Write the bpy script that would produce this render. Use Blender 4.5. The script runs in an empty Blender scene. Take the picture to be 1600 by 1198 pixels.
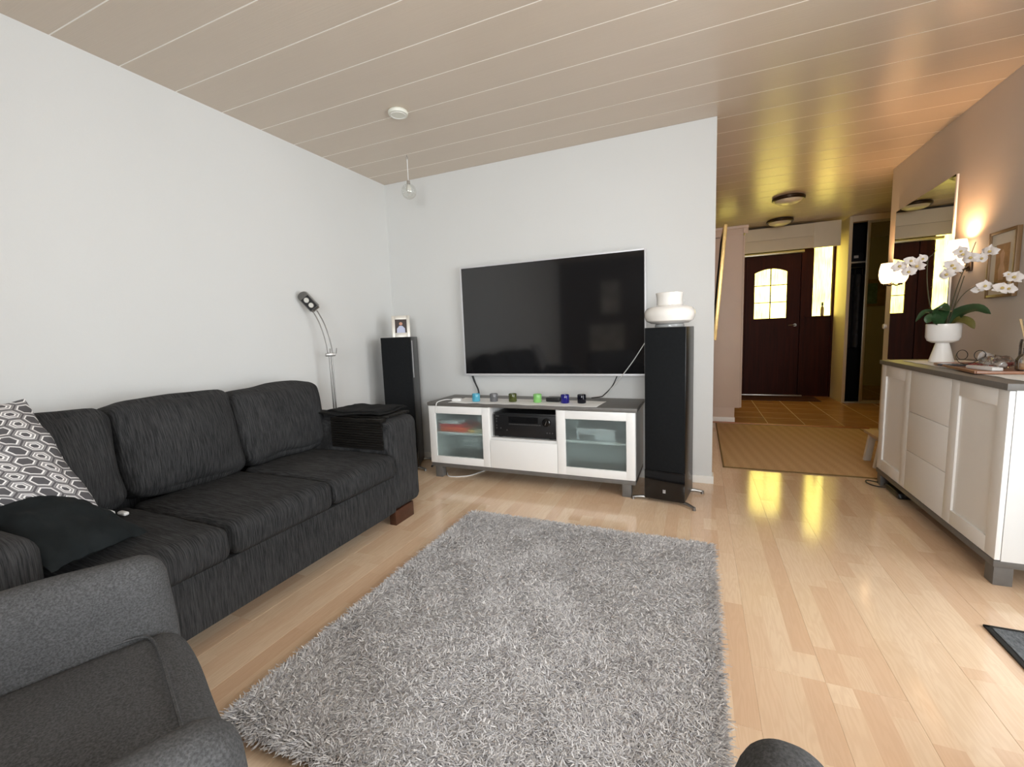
import bpy, bmesh, math, random
import numpy as np
from mathutils import Matrix, Vector, noise

random.seed(7)
rng = np.random.default_rng(7)
PI = math.pi
SC = bpy.context.scene
COL = SC.collection

# ------------------------------------------------------------------ camera
YAW, PITCH, ROLL, FPX, CAMH = -0.405322788, 0.114900979, -0.037877196, 682.613642, 1.13
_f = Vector((math.sin(YAW) * math.cos(PITCH), math.cos(YAW) * math.cos(PITCH), -math.sin(PITCH)))
_r = Vector((math.cos(YAW), -math.sin(YAW), 0))
_u = _r.cross(_f)
_R = math.cos(ROLL) * _r + math.sin(ROLL) * _u
_U = -math.sin(ROLL) * _r + math.cos(ROLL) * _u
cd = bpy.data.cameras.new('camera')
cd.sensor_width = 36.0
cd.sensor_fit = 'HORIZONTAL'
cd.lens = 36.0 * FPX / 1600.0
cd.clip_start = 0.02
cam = bpy.data.objects.new('camera', cd)
COL.objects.link(cam)
cam.matrix_world = Matrix(((_R.x, _U.x, -_f.x, 0), (_R.y, _U.y, -_f.y, 0), (_R.z, _U.z, -_f.z, CAMH), (0, 0, 0, 1)))
SC.camera = cam

# ------------------------------------------------------------------ world, daylight, exposure
W = bpy.data.worlds.new('overcast_sky')
SC.world = W
W.use_nodes = True
_bg = W.node_tree.nodes['Background']
_bg.inputs[0].default_value = (0.86, 0.93, 1.0, 1)
_bg.inputs[1].default_value = 2.0


def area_light(name, loc, rot, sx, sy, power, color):
    l = bpy.data.lights.new(name, 'AREA')
    l.shape = 'RECTANGLE'
    l.size, l.size_y = sx, sy
    l.energy = power
    l.color = color
    o = bpy.data.objects.new(name, l)
    o.location = loc
    o.rotation_euler = rot
    COL.objects.link(o)
    return o


# daylight entering through the glazed patio door and window on the right, and a window at the back of the room
area_light('daylight_window_right', (2.05, 1.0, 1.35), (0, math.radians(90), 0), 2.2, 3.0, 105, (0.96, 0.985, 1.0))
area_light('daylight_window_rear', (0.55, -2.55, 1.45), (math.radians(90), 0, 0), 1.9, 1.5, 125, (0.95, 0.98, 1.0))

SC.view_settings.view_transform = 'Standard'
SC.view_settings.look = 'None'
SC.view_settings.exposure = 0.53
SC.view_settings.gamma = 1.0
SC.view_settings.use_curve_mapping = False
try:
    SC.cycles.use_denoising = True
    SC.cycles.max_bounces = 10
    SC.cycles.diffuse_bounces = 6
    SC.cycles.transparent_max_bounces = 16
    SC.cycles.sample_clamp_indirect = 6.0
    SC.cycles.caustics_reflective = True
    SC.cycles.caustics_refractive = True
    SC.cycles.blur_glossy = 1.0
except Exception:
    pass


# ------------------------------------------------------------------ materials
def srgb(r, g, b):
    def c(v):
        v /= 255.0
        return v / 12.92 if v <= 0.04045 else ((v + 0.055) / 1.055) ** 2.4
    return (c(r), c(g), c(b), 1.0)


class NT:
    def __init__(self, name):
        self.m = bpy.data.materials.new(name)
        self.m.use_nodes = True
        self.t = self.m.node_tree
        self.b = self.t.nodes['Principled BSDF']
        self.out = self.t.nodes['Material Output']

    def n(self, typ, **kw):
        nd = self.t.nodes.new(typ)
        for k, v in kw.items():
            if k.startswith('i_'):
                key = k[2:]
                nd.inputs[int(key) if key.isdigit() else key.replace('_', ' ')].default_value = v
            else:
                setattr(nd, k, v)
        return nd

    def l(self, a, b):
        self.t.links.new(a, b)

    def math(self, op, a, b=None, c=None, clamp=False):
        nd = self.t.nodes.new('ShaderNodeMath')
        nd.operation = op
        nd.use_clamp = clamp
        for i, v in enumerate((a, b, c)):
            if v is None:
                continue
            if isinstance(v, (int, float)):
                nd.inputs[i].default_value = v
            else:
                self.l(v, nd.inputs[i])
        return nd.outputs[0]

    def coords(self, scale=(1, 1, 1), kind='Object', loc=(0, 0, 0)):
        tc = self.n('ShaderNodeTexCoord')
        mp = self.n('ShaderNodeMapping')
        mp.inputs['Scale'].default_value = scale
        mp.inputs['Location'].default_value = loc
        self.l(tc.outputs[kind], mp.inputs[0])
        return mp.outputs[0]

    def noise(self, vec, scale=5.0, detail=3.0, rough=0.5):
        nd = self.n('ShaderNodeTexNoise')
        nd.inputs['Scale'].default_value = scale
        nd.inputs['Detail'].default_value = detail
        nd.inputs['Roughness'].default_value = rough
        self.l(vec, nd.inputs['Vector'])
        return nd.outputs[0]

    def ramp(self, fac, stops):
        nd = self.n('ShaderNodeValToRGB')
        e = nd.color_ramp.elements
        while len(e) < len(stops):
            e.new(0.5)
        for i, (p, c) in enumerate(stops):
            e[i].position = p
            e[i].color = c
        self.l(fac, nd.inputs[0])
        return nd.outputs[0]

    def mix(self, fac, a, b, mode='MIX'):
        nd = self.n('ShaderNodeMix')
        nd.data_type = 'RGBA'
        nd.blend_type = mode
        for s, v in ((nd.inputs[0], fac), (nd.inputs[6], a), (nd.inputs[7], b)):
            if isinstance(v, (int, float, tuple)):
                s.default_value = v
            else:
                self.l(v, s)
        return nd.outputs[2]

    def bump(self, h, strength=0.3, dist=0.01):
        nd = self.n('ShaderNodeBump')
        nd.inputs['Strength'].default_value = strength
        nd.inputs['Distance'].default_value = dist
        self.l(h, nd.inputs['Height'])
        self.l(nd.outputs[0], self.b.inputs['Normal'])
        return nd

    def base(self, c):
        if isinstance(c, tuple):
            self.b.inputs['Base Color'].default_value = c
        else:
            self.l(c, self.b.inputs['Base Color'])
        return self

    def set(self, **kw):
        for k, v in kw.items():
            self.b.inputs[k.replace('_', ' ')].default_value = v
        return self


M = {}


def plain(name, c, rough=0.5, metal=0.0, var=0.06, vscale=6.0, bump=0.0, bscale=120.0, **kw):
    """a Principled material with a slight procedural mottling of its own colour"""
    t = NT(name)
    v = t.coords()
    nz = t.noise(v, vscale, 3)
    lo = tuple(max(0, x * (1 - var)) for x in c[:3]) + (1,)
    hi = tuple(min(1, x * (1 + var)) for x in c[:3]) + (1,)
    t.base(t.ramp(nz, [(0.3, lo), (0.7, hi)]))
    t.set(Roughness=rough, Metallic=metal, **kw)
    if bump:
        t.bump(t.noise(v, bscale, 2), bump, 0.004)
    M[name] = t.m
    return t


plain('wall_paint', (0.685, 0.69, 0.675, 1), 0.75, var=0.012, vscale=1.5, bump=0.12, bscale=160)
plain('wall_paint_warm', (0.63, 0.57, 0.52, 1), 0.7, var=0.02, vscale=1.5, bump=0.15, bscale=170)
plain('accent_paint', (0.10, 0.09, 0.08, 1), 0.8, var=0.03)
plain('groove_cream', (0.97, 0.95, 0.88, 1), 0.5, var=0.01)
plain('trim_white', srgb(236, 234, 228), 0.45, var=0.01)
plain('hall_cream', srgb(222, 208, 184), 0.55, var=0.02)
plain('cupboard_paint', srgb(204, 182, 164), 0.5, var=0.015)
plain('white_lacquer', srgb(226, 226, 224), 0.35, var=0.008)
plain('white_front', srgb(240, 240, 238), 0.4, var=0.008)
plain('grey_stain', srgb(104, 101, 97), 0.45, var=0.08, vscale=25)
plain('cabinet_inside', srgb(225, 230, 230), 0.5, var=0.01)
plain('black_gloss', (0.006, 0.006, 0.0065, 1), 0.08, var=0.05)
plain('black_cloth_grille', (0.009, 0.010, 0.011, 1), 0.8, var=0.15, vscale=60, bump=0.2, bscale=600, Specular_IOR_Level=0.12)
plain('screen_glass', (0.010, 0.010, 0.011, 1), 0.07, var=0.05, Specular_IOR_Level=0.85)
plain('black_satin', (0.011, 0.011, 0.012, 1), 0.35, var=0.1)
plain('black_lacquer', (0.008, 0.007, 0.0065, 1), 0.3, var=0.1, Specular_IOR_Level=0.22)
plain('black_matt', (0.013, 0.013, 0.014, 1), 0.7, var=0.15)
plain('black_cable', (0.014, 0.014, 0.015, 1), 0.5)
plain('white_cable', srgb(235, 235, 232), 0.45, var=0.01)
plain('silver_plastic', srgb(212, 212, 214), 0.4, 0.15, var=0.02)
plain('steel', (0.30, 0.29, 0.275, 1), 0.32, 1.0, var=0.05)
plain('chrome', (0.75, 0.75, 0.75, 1), 0.12, 1.0, var=0.02)
plain('aluminium', srgb(190, 188, 182), 0.35, 0.8, var=0.03)
plain('lamp_grey', srgb(92, 92, 92), 0.4, 0.5, var=0.05)
plain('lens_glass', srgb(215, 213, 205), 0.2, var=0.02)
plain('ceramic_white', srgb(240, 238, 234), 0.16, var=0.01)
plain('vase_glass_white', srgb(243, 240, 234), 0.06, var=0.01, Coat_Weight=0.6)
plain('foot_glass_grey', srgb(160, 160, 158), 0.1, var=0.03)
plain('linen_white', srgb(244, 244, 242), 0.85, var=0.03, vscale=40, bump=0.2, bscale=500)
plain('rear_print', srgb(190, 188, 180), 0.8, var=0.3, vscale=5)
plain('paper_white', srgb(238, 236, 230), 0.7, var=0.01)
plain('brass_gold', (0.72, 0.50, 0.20, 1), 0.35, 0.7, var=0.12, vscale=30)
plain('dark_brown_wood', srgb(70, 40, 26), 0.4, var=0.25, vscale=18)
plain('orange_carton', srgb(226, 92, 48), 0.6)
plain('yellow_carton', srgb(225, 180, 105), 0.6)
plain('red_carton', srgb(205, 50, 40), 0.6)
plain('pale_carton', srgb(205, 205, 208), 0.6)
plain('beige_carton', srgb(200, 196, 170), 0.6)
plain('grey_carton', srgb(110, 112, 112), 0.6)
plain('leaf_green', (0.022, 0.060, 0.020, 1), 0.32, var=0.3, vscale=14)
plain('leaf_yellowing', (0.11, 0.10, 0.022, 1), 0.4, var=0.3, vscale=14)
plain('orchid_stem', (0.060, 0.052, 0.022, 1), 0.5, var=0.3, vscale=30)
plain('petal_white', srgb(238, 232, 228), 0.5, var=0.03, vscale=30)
plain('flower_centre', srgb(214, 190, 120), 0.5)
plain('moss', (0.03, 0.035, 0.015, 1), 0.9, var=0.4, vscale=60)
plain('tray_brown', srgb(150, 104, 76), 0.35, var=0.1)
plain('reed_tan', srgb(214, 186, 140), 0.6)
plain('oil_amber', srgb(205, 160, 110), 0.2)
plain('pearl_grey', srgb(190, 184, 180), 0.25, var=0.1, vscale=40)
plain('bead_red', srgb(150, 70, 70), 0.3, var=0.2)
plain('phone_grey', srgb(70, 72, 76), 0.2)
plain('frame_silver', srgb(168, 164, 158), 0.35, 0.5, var=0.06)
plain('frame_brown', srgb(130, 102, 70), 0.4, 0.2, var=0.1)
plain('mat_ivory', srgb(226, 220, 204), 0.8, var=0.01)
plain('frame_ivory', srgb(214, 210, 200), 0.35, 0.25, var=0.02)
plain('bottle_tan', srgb(150, 130, 90), 0.3)
plain('dark_interior', (0.010, 0.010, 0.012, 1), 0.9, var=0.2)
plain('coat_dark', (0.012, 0.013, 0.017, 1), 0.9, var=0.3, vscale=20)
plain('coat_grey', (0.05, 0.055, 0.065, 1), 0.9, var=0.3, vscale=20)
plain('wood_red_trim', srgb(176, 108, 60), 0.4, var=0.12, vscale=30)
plain('entrance_mat_brown', srgb(72, 32, 24), 0.95, var=0.2, vscale=90, bump=0.4, bscale=400)
plain('pale_wood', srgb(196, 166, 130), 0.5, var=0.06)
plain('skin', srgb(200, 150, 125), 0.6)
plain('photo_dark', srgb(60, 48, 44), 0.5)
plain('photo_shirt', srgb(190, 196, 220), 0.5)
plain('picture_tan', srgb(176, 140, 96), 0.7, var=0.25, vscale=14)
plain('picture_figure', srgb(204, 170, 138), 0.7, var=0.15, vscale=14)
plain('window_view_green', srgb(120, 150, 150), 0.6, var=0.3, vscale=20)
plain('rug_backing', srgb(80, 80, 82), 0.95, var=0.1)
plain('rubber_black', (0.012, 0.012, 0.012, 1), 0.7)
plain('plaster_dome', srgb(225, 214, 190), 0.35, var=0.02)
plain('bronze_dark', srgb(70, 56, 44), 0.3, 0.8, var=0.1)
plain('detector_white', srgb(226, 226, 214), 0.5, var=0.01)


def fabric(name, dark, light, vec_scale, nscale, rough=0.95, bump=0.5, sheen=0.15, contrast=(0.32, 0.72)):
    t = NT(name)
    v = t.coords(vec_scale)
    n1 = t.noise(v, nscale, 4, 0.65)
    v2 = t.coords((1, 1, 1))
    n2 = t.noise(v2, 3.0, 3)
    c = t.ramp(n1, [(contrast[0], dark), (contrast[1], light)])
    c2 = t.mix(0.25, c, t.ramp(n2, [(0.3, dark), (0.7, light)]))
    t.base(c2)
    t.set(Roughness=rough)
    t.b.inputs['Sheen Weight'].default_value = sheen
    t.b.inputs['Specular IOR Level'].default_value = 0.25
    t.bump(n1, bump, 0.003)
    M[name] = t.m


# ribbed chenille: streaks run up the front and across the depth of the seat
fabric('sofa_chenille', (0.011, 0.011, 0.0115, 1), (0.062, 0.062, 0.063, 1), (14, 310, 14), 1.0, sheen=0.0, contrast=(0.40, 0.66), bump=0.8)
fabric('chair_weave', (0.042, 0.0422, 0.043, 1), (0.108, 0.1085, 0.110, 1), (230, 230, 260), 1.0, sheen=0.0, bump=0.5, contrast=(0.38, 0.66))
fabric('black_cotton', (0.005, 0.0075, 0.0085, 1), (0.014, 0.018, 0.0195, 1), (8, 8, 8), 1.0, bump=0.1, sheen=0.0)
fabric('folded_cloth', (0.004, 0.004, 0.004, 1), (0.013, 0.013, 0.013, 1), (40, 40, 40), 1.0, bump=0.3, sheen=0.0)
fabric('doormat_fibre', (0.05, 0.057, 0.063, 1), (0.26, 0.28, 0.30, 1), (160, 60, 60), 1.0, bump=0.6, sheen=0.0)


def mk_ceiling():
    t = NT('ceiling_lacquer')
    v = t.coords((3.0, 240, 1), 'Generated') if False else t.coords((2.2, 210, 1), 'Object')
    streak = t.noise(v, 1.0, 3, 0.6)
    v2 = t.coords((0.6, 1.4, 1))
    blot = t.noise(v2, 2.0, 3)
    c = t.ramp(blot, [(0.3, (0.615, 0.525, 0.425, 1)), (0.7, (0.66, 0.565, 0.46, 1))])
    c = t.mix(0.15, c, t.ramp(streak, [(0.3, (0.54, 0.46, 0.38, 1)), (0.7, (0.70, 0.61, 0.52, 1))]))
    t.base(c)
    t.set(Roughness=0.27)
    t.b.inputs['Specular IOR Level'].default_value = 0.5
    t.bump(streak, 0.30, 0.002)
    M['ceiling_lacquer'] = t.m


def mk_floor():
    t = NT('maple_laminate')
    tc = t.n('ShaderNodeTexCoord')
    sep = t.n('ShaderNodeSeparateXYZ')
    t.l(tc.outputs['Object'], sep.inputs[0])
    oi = t.n('ShaderNodeObjectInfo')
    x, y = sep.outputs[0], sep.outputs[1]
    sx = t.math('FLOOR', t.math('MULTIPLY', x, 1 / 0.0683))
    r1 = t.math('MULTIPLY', oi.outputs['Random'], 37.0)
    off = t.n('ShaderNodeTexWhiteNoise')
    off.noise_dimensions = '2D'
    cmb = t.n('ShaderNodeCombineXYZ')
    t.l(sx, cmb.inputs[0])
    t.l(r1, cmb.inputs[1])
    t.l(cmb.outputs[0], off.inputs['Vector'])
    yy = t.math('ADD', t.math('MULTIPLY', y, 1 / 0.43), t.math('MULTIPLY', off.outputs[0], 1.0))
    sy = t.math('FLOOR', yy)
    cmb2 = t.n('ShaderNodeCombineXYZ')
    t.l(sx, cmb2.inputs[0])
    t.l(sy, cmb2.inputs[1])
    t.l(r1, cmb2.inputs[2])
    wn = t.n('ShaderNodeTexWhiteNoise')
    wn.noise_dimensions = '3D'
    t.l(cmb2.outputs[0], wn.inputs['Vector'])
    tone = t.ramp(wn.outputs[0], [(0.0, srgb(226, 192, 160)), (0.3, srgb(234, 203, 171)), (0.62, srgb(237, 210, 178)), (1.0, srgb(243, 218, 187))])
    # grain: wavy growth rings stretched along the board, different in each strip
    sh = t.n('ShaderNodeVectorMath')
    sh.operation = 'MULTIPLY'
    sh.inputs[1].default_value = (3.1, 2.3, 5.7)
    t.l(cmb2.outputs[0], sh.inputs[0])
    ad = t.n('ShaderNodeVectorMath')
    ad.operation = 'ADD'
    mp = t.n('ShaderNodeMapping')
    mp.inputs['Scale'].default_value = (30, 3.2, 1)
    t.l(tc.outputs['Object'], mp.inputs[0])
    t.l(mp.outputs[0], ad.inputs[0])
    t.l(sh.outputs[0], ad.inputs[1])
    g1 = t.noise(ad.outputs[0], 0.8, 2, 0.5)
    rings = t.math('SINE', t.math('MULTIPLY', g1, 60.0))
    rings = t.math('MULTIPLY_ADD', rings, 0.5, 0.5)
    fine = t.noise(ad.outputs[0], 7.0, 3, 0.7)
    c = t.mix(t.math('MULTIPLY', rings, 0.20), tone, srgb(208, 168, 132))
    c = t.mix(t.math('MULTIPLY', fine, 0.16), c, srgb(206, 166, 130))
    t.base(c)
    t.set(Roughness=0.115)
    t.b.inputs['Specular IOR Level'].default_value = 0.85
    t.bump(fine, 0.015, 0.001)
    M['maple_laminate'] = t.m


def mk_tile():
    t = NT('hall_tile')
    v = t.coords((3, 22, 3))
    n1 = t.noise(v, 1.0, 4, 0.6)
    oi = t.n('ShaderNodeObjectInfo')
    c = t.ramp(n1, [(0.25, srgb(160, 110, 68)), (0.75, srgb(212, 160, 108))])
    c = t.mix(t.math('MULTIPLY', oi.outputs['Random'], 0.3), c, srgb(170, 120, 78))
    t.base(c)
    t.set(Roughness=0.24)
    t.bump(n1, 0.25, 0.003)
    M['hall_tile'] = t.m
    plain('tile_grout', srgb(206, 178, 138), 0.7)


def mk_sisal():
    t = NT('sisal_weave')
    tc = t.n('ShaderNodeTexCoord')
    sep = t.n('ShaderNodeSeparateXYZ')
    t.l(tc.outputs['Object'], sep.inputs[0])
    d = t.math('ADD', t.math('MULTIPLY', sep.outputs[0], 1.0), t.math('MULTIPLY', sep.outputs[1], 0.12))
    s = t.math('SINE', t.math('MULTIPLY', d, 2 * PI / 0.085))
    s = t.math('MULTIPLY_ADD', s, 0.5, 0.5)
    nz = t.noise(t.coords((90, 260, 1)), 1.0, 3)
    f = t.math('ADD', t.math('MULTIPLY', s, 0.14), t.math('MULTIPLY', nz, 0.86))
    t.base(t.ramp(f, [(0.25, srgb(180, 145, 102)), (0.75, srgb(212, 180, 136))]))
    t.set(Roughness=0.9)
    t.bump(nz, 0.5, 0.003)
    M['sisal_weave'] = t.m
    plain('sisal_border', srgb(128, 104, 62), 0.9, var=0.1, vscale=60)


def mk_wood(name, c0, c1, scale, rough):
    t = NT(name)
    n1 = t.noise(t.coords(scale), 1.0, 4, 0.6)
    t.base(t.ramp(n1, [(0.25, c0), (0.75, c1)]))
    t.set(Roughness=rough, Specular_IOR_Level=0.12)
    t.bump(n1, 0.08, 0.002)
    M[name] = t.m


def mk_hex():
    """grey cushion cloth printed with a lattice of large and small white-lined hexagons"""
    t = NT('hexagon_print')
    tc = t.n('ShaderNodeTexCoord')
    sep = t.n('ShaderNodeSeparateXYZ')
    t.l(tc.outputs['UV'], sep.inputs[0])
    u = t.math('MULTIPLY', sep.outputs[0], 6.4)
    w = t.math('MULTIPLY', sep.outputs[1], 10.4)
    S = 1.7320508

    def cell(p, s, o):
        return t.math('SUBTRACT', t.math('FLOORED_MODULO', t.math('ADD', p, o), s), s / 2)
    ax, ay = cell(u, S, 0.0), cell(w, 1.0, 0.0)
    bx, by = cell(u, S, S / 2), cell(w, 1.0, 0.5)

    def hexd(x, y):
        x = t.math('ABSOLUTE', x)
        y = t.math('ABSOLUTE', y)
        return t.math('MAXIMUM', y, t.math('ADD', t.math('MULTIPLY', x, 0.8660254), t.math('MULTIPLY', y, 0.5)))
    da, db = hexd(ax, ay), hexd(bx, by)

    def band(d, a, b):
        return t.math('MULTIPLY', t.math('GREATER_THAN', d, a), t.math('LESS_THAN', d, b))
    isa = t.math('LESS_THAN', da, db)
    # large cell: one white outline round a dark centre; small cell: outline, inner ring and inner bar
    la = t.math('MAXIMUM', band(da, 0.32, 0.385), 0.0)
    lb = t.math('MAXIMUM', band(db, 0.31, 0.37), band(db, 0.16, 0.225))
    white = t.math('ADD', t.math('MULTIPLY', isa, la), t.math('MULTIPLY', t.math('SUBTRACT', 1.0, isa), lb), clamp=True)
    mid_a = band(da, 0.385, 0.46)
    mid_b = t.math('MAXIMUM', band(db, 0.225, 0.31), band(db, 0.40, 0.46))
    mid = t.math('ADD', t.math('MULTIPLY', isa, mid_a), t.math('MULTIPLY', t.math('SUBTRACT', 1.0, isa), mid_b), clamp=True)
    c = t.mix(mid, srgb(84, 82, 84), srgb(146, 143, 143))
    c = t.mix(white, c, srgb(232, 230, 228))
    t.base(c)
    t.set(Roughness=0.9)
    t.bump(t.noise(t.coords((1, 1, 1)), 300.0, 2), 0.2, 0.002)
    M['hexagon_print'] = t.m


def mk_shag():
    t = NT('shag_yarn')
    at = t.n('ShaderNodeAttribute', attribute_name='shade')
    c = t.ramp(at.outputs['Fac'], [(0.0, srgb(108, 107, 111)), (0.22, srgb(168, 166, 168)), (0.6, srgb(205, 203, 203)), (0.88, srgb(226, 224, 223)), (1.0, srgb(244, 242, 240))])
    t.base(c)
    t.set(Roughness=0.9)
    t.b.inputs['Specular IOR Level'].default_value = 0.08
    M['shag_yarn'] = t.m


def mk_mirror(name, tint=(0.82, 0.84, 0.82, 1), rough=0.012):
    t = NT(name)
    v = t.coords()
    t.base(t.ramp(t.noise(v, 2.0, 1), [(0.3, tuple(x * 0.98 for x in tint[:3]) + (1,)), (0.7, tint)]))
    t.set(Roughness=rough, Metallic=1.0)
    M[name] = t.m


def mk_clear(name, tint=(1, 1, 1, 1), gloss=0.10, fres=0.8):
    """thin clear glass: straight-through light with a reflective surface on top"""
    t = NT(name)
    tr = t.n('ShaderNodeBsdfTransparent')
    tr.inputs[0].default_value = tint
    gl = t.n('ShaderNodeBsdfGlossy')
    gl.inputs['Roughness'].default_value = 0.03
    fr = t.n('ShaderNodeFresnel')
    fr.inputs['IOR'].default_value = 1.45
    mx = t.n('ShaderNodeMixShader')
    f = t.math('ADD', t.math('MULTIPLY', fr.outputs[0], fres), gloss, clamp=True)
    nz = t.noise(t.coords(), 30.0, 2)
    f = t.math('MULTIPLY', f, t.math('MULTIPLY_ADD', nz, 0.3, 0.85))
    t.l(f, mx.inputs[0])
    t.l(tr.outputs[0], mx.inputs[1])
    t.l(gl.outputs[0], mx.inputs[2])
    t.l(mx.outputs[0], t.out.inputs['Surface'])
    M[name] = t.m


def mk_frosted():
    t = NT('frosted_glass')
    rf = t.n('ShaderNodeBsdfRefraction')
    rf.inputs['Color'].default_value = (0.80, 0.90, 0.89, 1)
    rf.inputs['Roughness'].default_value = 0.36
    rf.inputs['IOR'].default_value = 1.12
    df = t.n('ShaderNodeBsdfDiffuse')
    df.inputs['Color'].default_value = (0.42, 0.50, 0.50, 1)
    gl = t.n('ShaderNodeBsdfGlossy')
    gl.inputs['Roughness'].default_value = 0.25
    m1 = t.n('ShaderNodeMixShader')
    nz = t.noise(t.coords(), 400.0, 2)
    t.l(t.math('MULTIPLY_ADD', nz, 0.04, 0.14), m1.inputs[0])
    t.l(rf.outputs[0], m1.inputs[1])
    t.l(df.outputs[0], m1.inputs[2])
    m2 = t.n('ShaderNodeMixShader')
    m2.inputs[0].default_value = 0.06
    t.l(m1.outputs[0], m2.inputs[1])
    t.l(gl.outputs[0], m2.inputs[2])
    t.l(m2.outputs[0], t.out.inputs['Surface'])
    M['frosted_glass'] = t.m


def mk_lit_pane():
    """ribbed amber glass with daylight behind it: a lit window"""
    t = NT('amber_lit_glass')
    v = t.coords((140, 140, 5))
    n1 = t.noise(v, 1.0, 3, 0.6)
    n2 = t.noise(t.coords((3, 3, 2.2)), 1.0, 2)
    f = t.math('ADD', t.math('MULTIPLY', n1, 0.6), t.math('MULTIPLY', n2, 0.5))
    c = t.ramp(f, [(0.30, (0.30, 0.21, 0.012, 1)), (0.50, (0.70, 0.56, 0.11, 1)), (0.72, (1.0, 0.86, 0.21, 1))])
    t.base((0.25, 0.2, 0.06, 1))
    t.set(Roughness=0.15)
    t.l(c, t.b.inputs['Emission Color'])
    t.b.inputs['Emission Strength'].default_value = 5.2
    M['amber_lit_glass'] = t.m


def mk_shade():
    t = NT('sconce_opal_glass')
    nz = t.noise(t.coords(), 12.0, 2)
    t.base((0.9, 0.85, 0.75, 1))
    t.set(Roughness=0.2)
    c = t.ramp(nz, [(0.3, (1.0, 0.60, 0.30, 1)), (0.7, (1.0, 0.66, 0.36, 1))])
    t.l(c, t.b.inputs['Emission Color'])
    t.b.inputs['Emission Strength'].default_value = 2.6
    M['sconce_opal_glass'] = t.m


def colored_glass(name, c, rough=0.05):
    t = NT(name)
    nz = t.noise(t.coords(), 8.0, 2)
    lo = tuple(x * 0.9 for x in c[:3]) + (1,)
    t.base(t.ramp(nz, [(0.3, lo), (0.7, c)]))
    t.set(Roughness=rough)
    t.b.inputs['Transmission Weight'].default_value = 0.45
    t.b.inputs['IOR'].default_value = 1.45
    M[name] = t.m


mk_ceiling(); mk_floor(); mk_tile(); mk_sisal(); mk_hex(); mk_shag()
mk_wood('door_mahogany', srgb(40, 13, 6), srgb(64, 22, 10), (30, 30, 1.6), 0.5)
mk_wood('black_ash_slat', (0.006, 0.0055, 0.005, 1), (0.020, 0.018, 0.016, 1), (6, 60, 60), 0.32)
mk_mirror('mirror_silver'); mk_mirror('wardrobe_mirror', (0.26, 0.26, 0.24, 1))
mk_clear('clear_glass'); mk_clear('window_glass', gloss=0.02); mk_frosted(); mk_lit_pane(); mk_shade()
mk_clear('globe_glass', (0.97, 0.975, 0.96, 1), 0.06, 0.22)
colored_glass('glass_turquoise', (0.16, 0.62, 0.82, 1))
colored_glass('glass_grey', (0.24, 0.24, 0.25, 1))
colored_glass('glass_olive', (0.12, 0.14, 0.035, 1))
colored_glass('glass_green', (0.38, 0.82, 0.26, 1))
colored_glass('glass_cobalt', (0.03, 0.025, 0.30, 1))
colored_glass('glass_black', (0.008, 0.008, 0.016, 1))


# ------------------------------------------------------------------ object helpers
ROOT = {}     # root object name -> local-from-world matrix


def thing(name, label, cat, loc=(0, 0, 0), rz=0.0, group=None, kind=None):
    o = bpy.data.objects.new(name, None)
    o.empty_display_size = 0.05
    COL.objects.link(o)
    o.location = loc
    o.rotation_euler = (0, 0, rz)
    tag(o, label, cat, group, kind)
    ROOT[o.name] = (Matrix.Translation(loc) @ Matrix.Rotation(rz, 4, 'Z')).inverted()
    return o


def tag(o, label=None, cat=None, group=None, kind=None):
    if label:
        o['label'] = label
    if cat:
        o['category'] = cat
    if group:
        o['group'] = group
    if kind:
        o['kind'] = kind
    return o


def root_matrix(parent):
    p = parent
    while p.parent:
        p = p.parent
    return ROOT.get(p.name)


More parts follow.
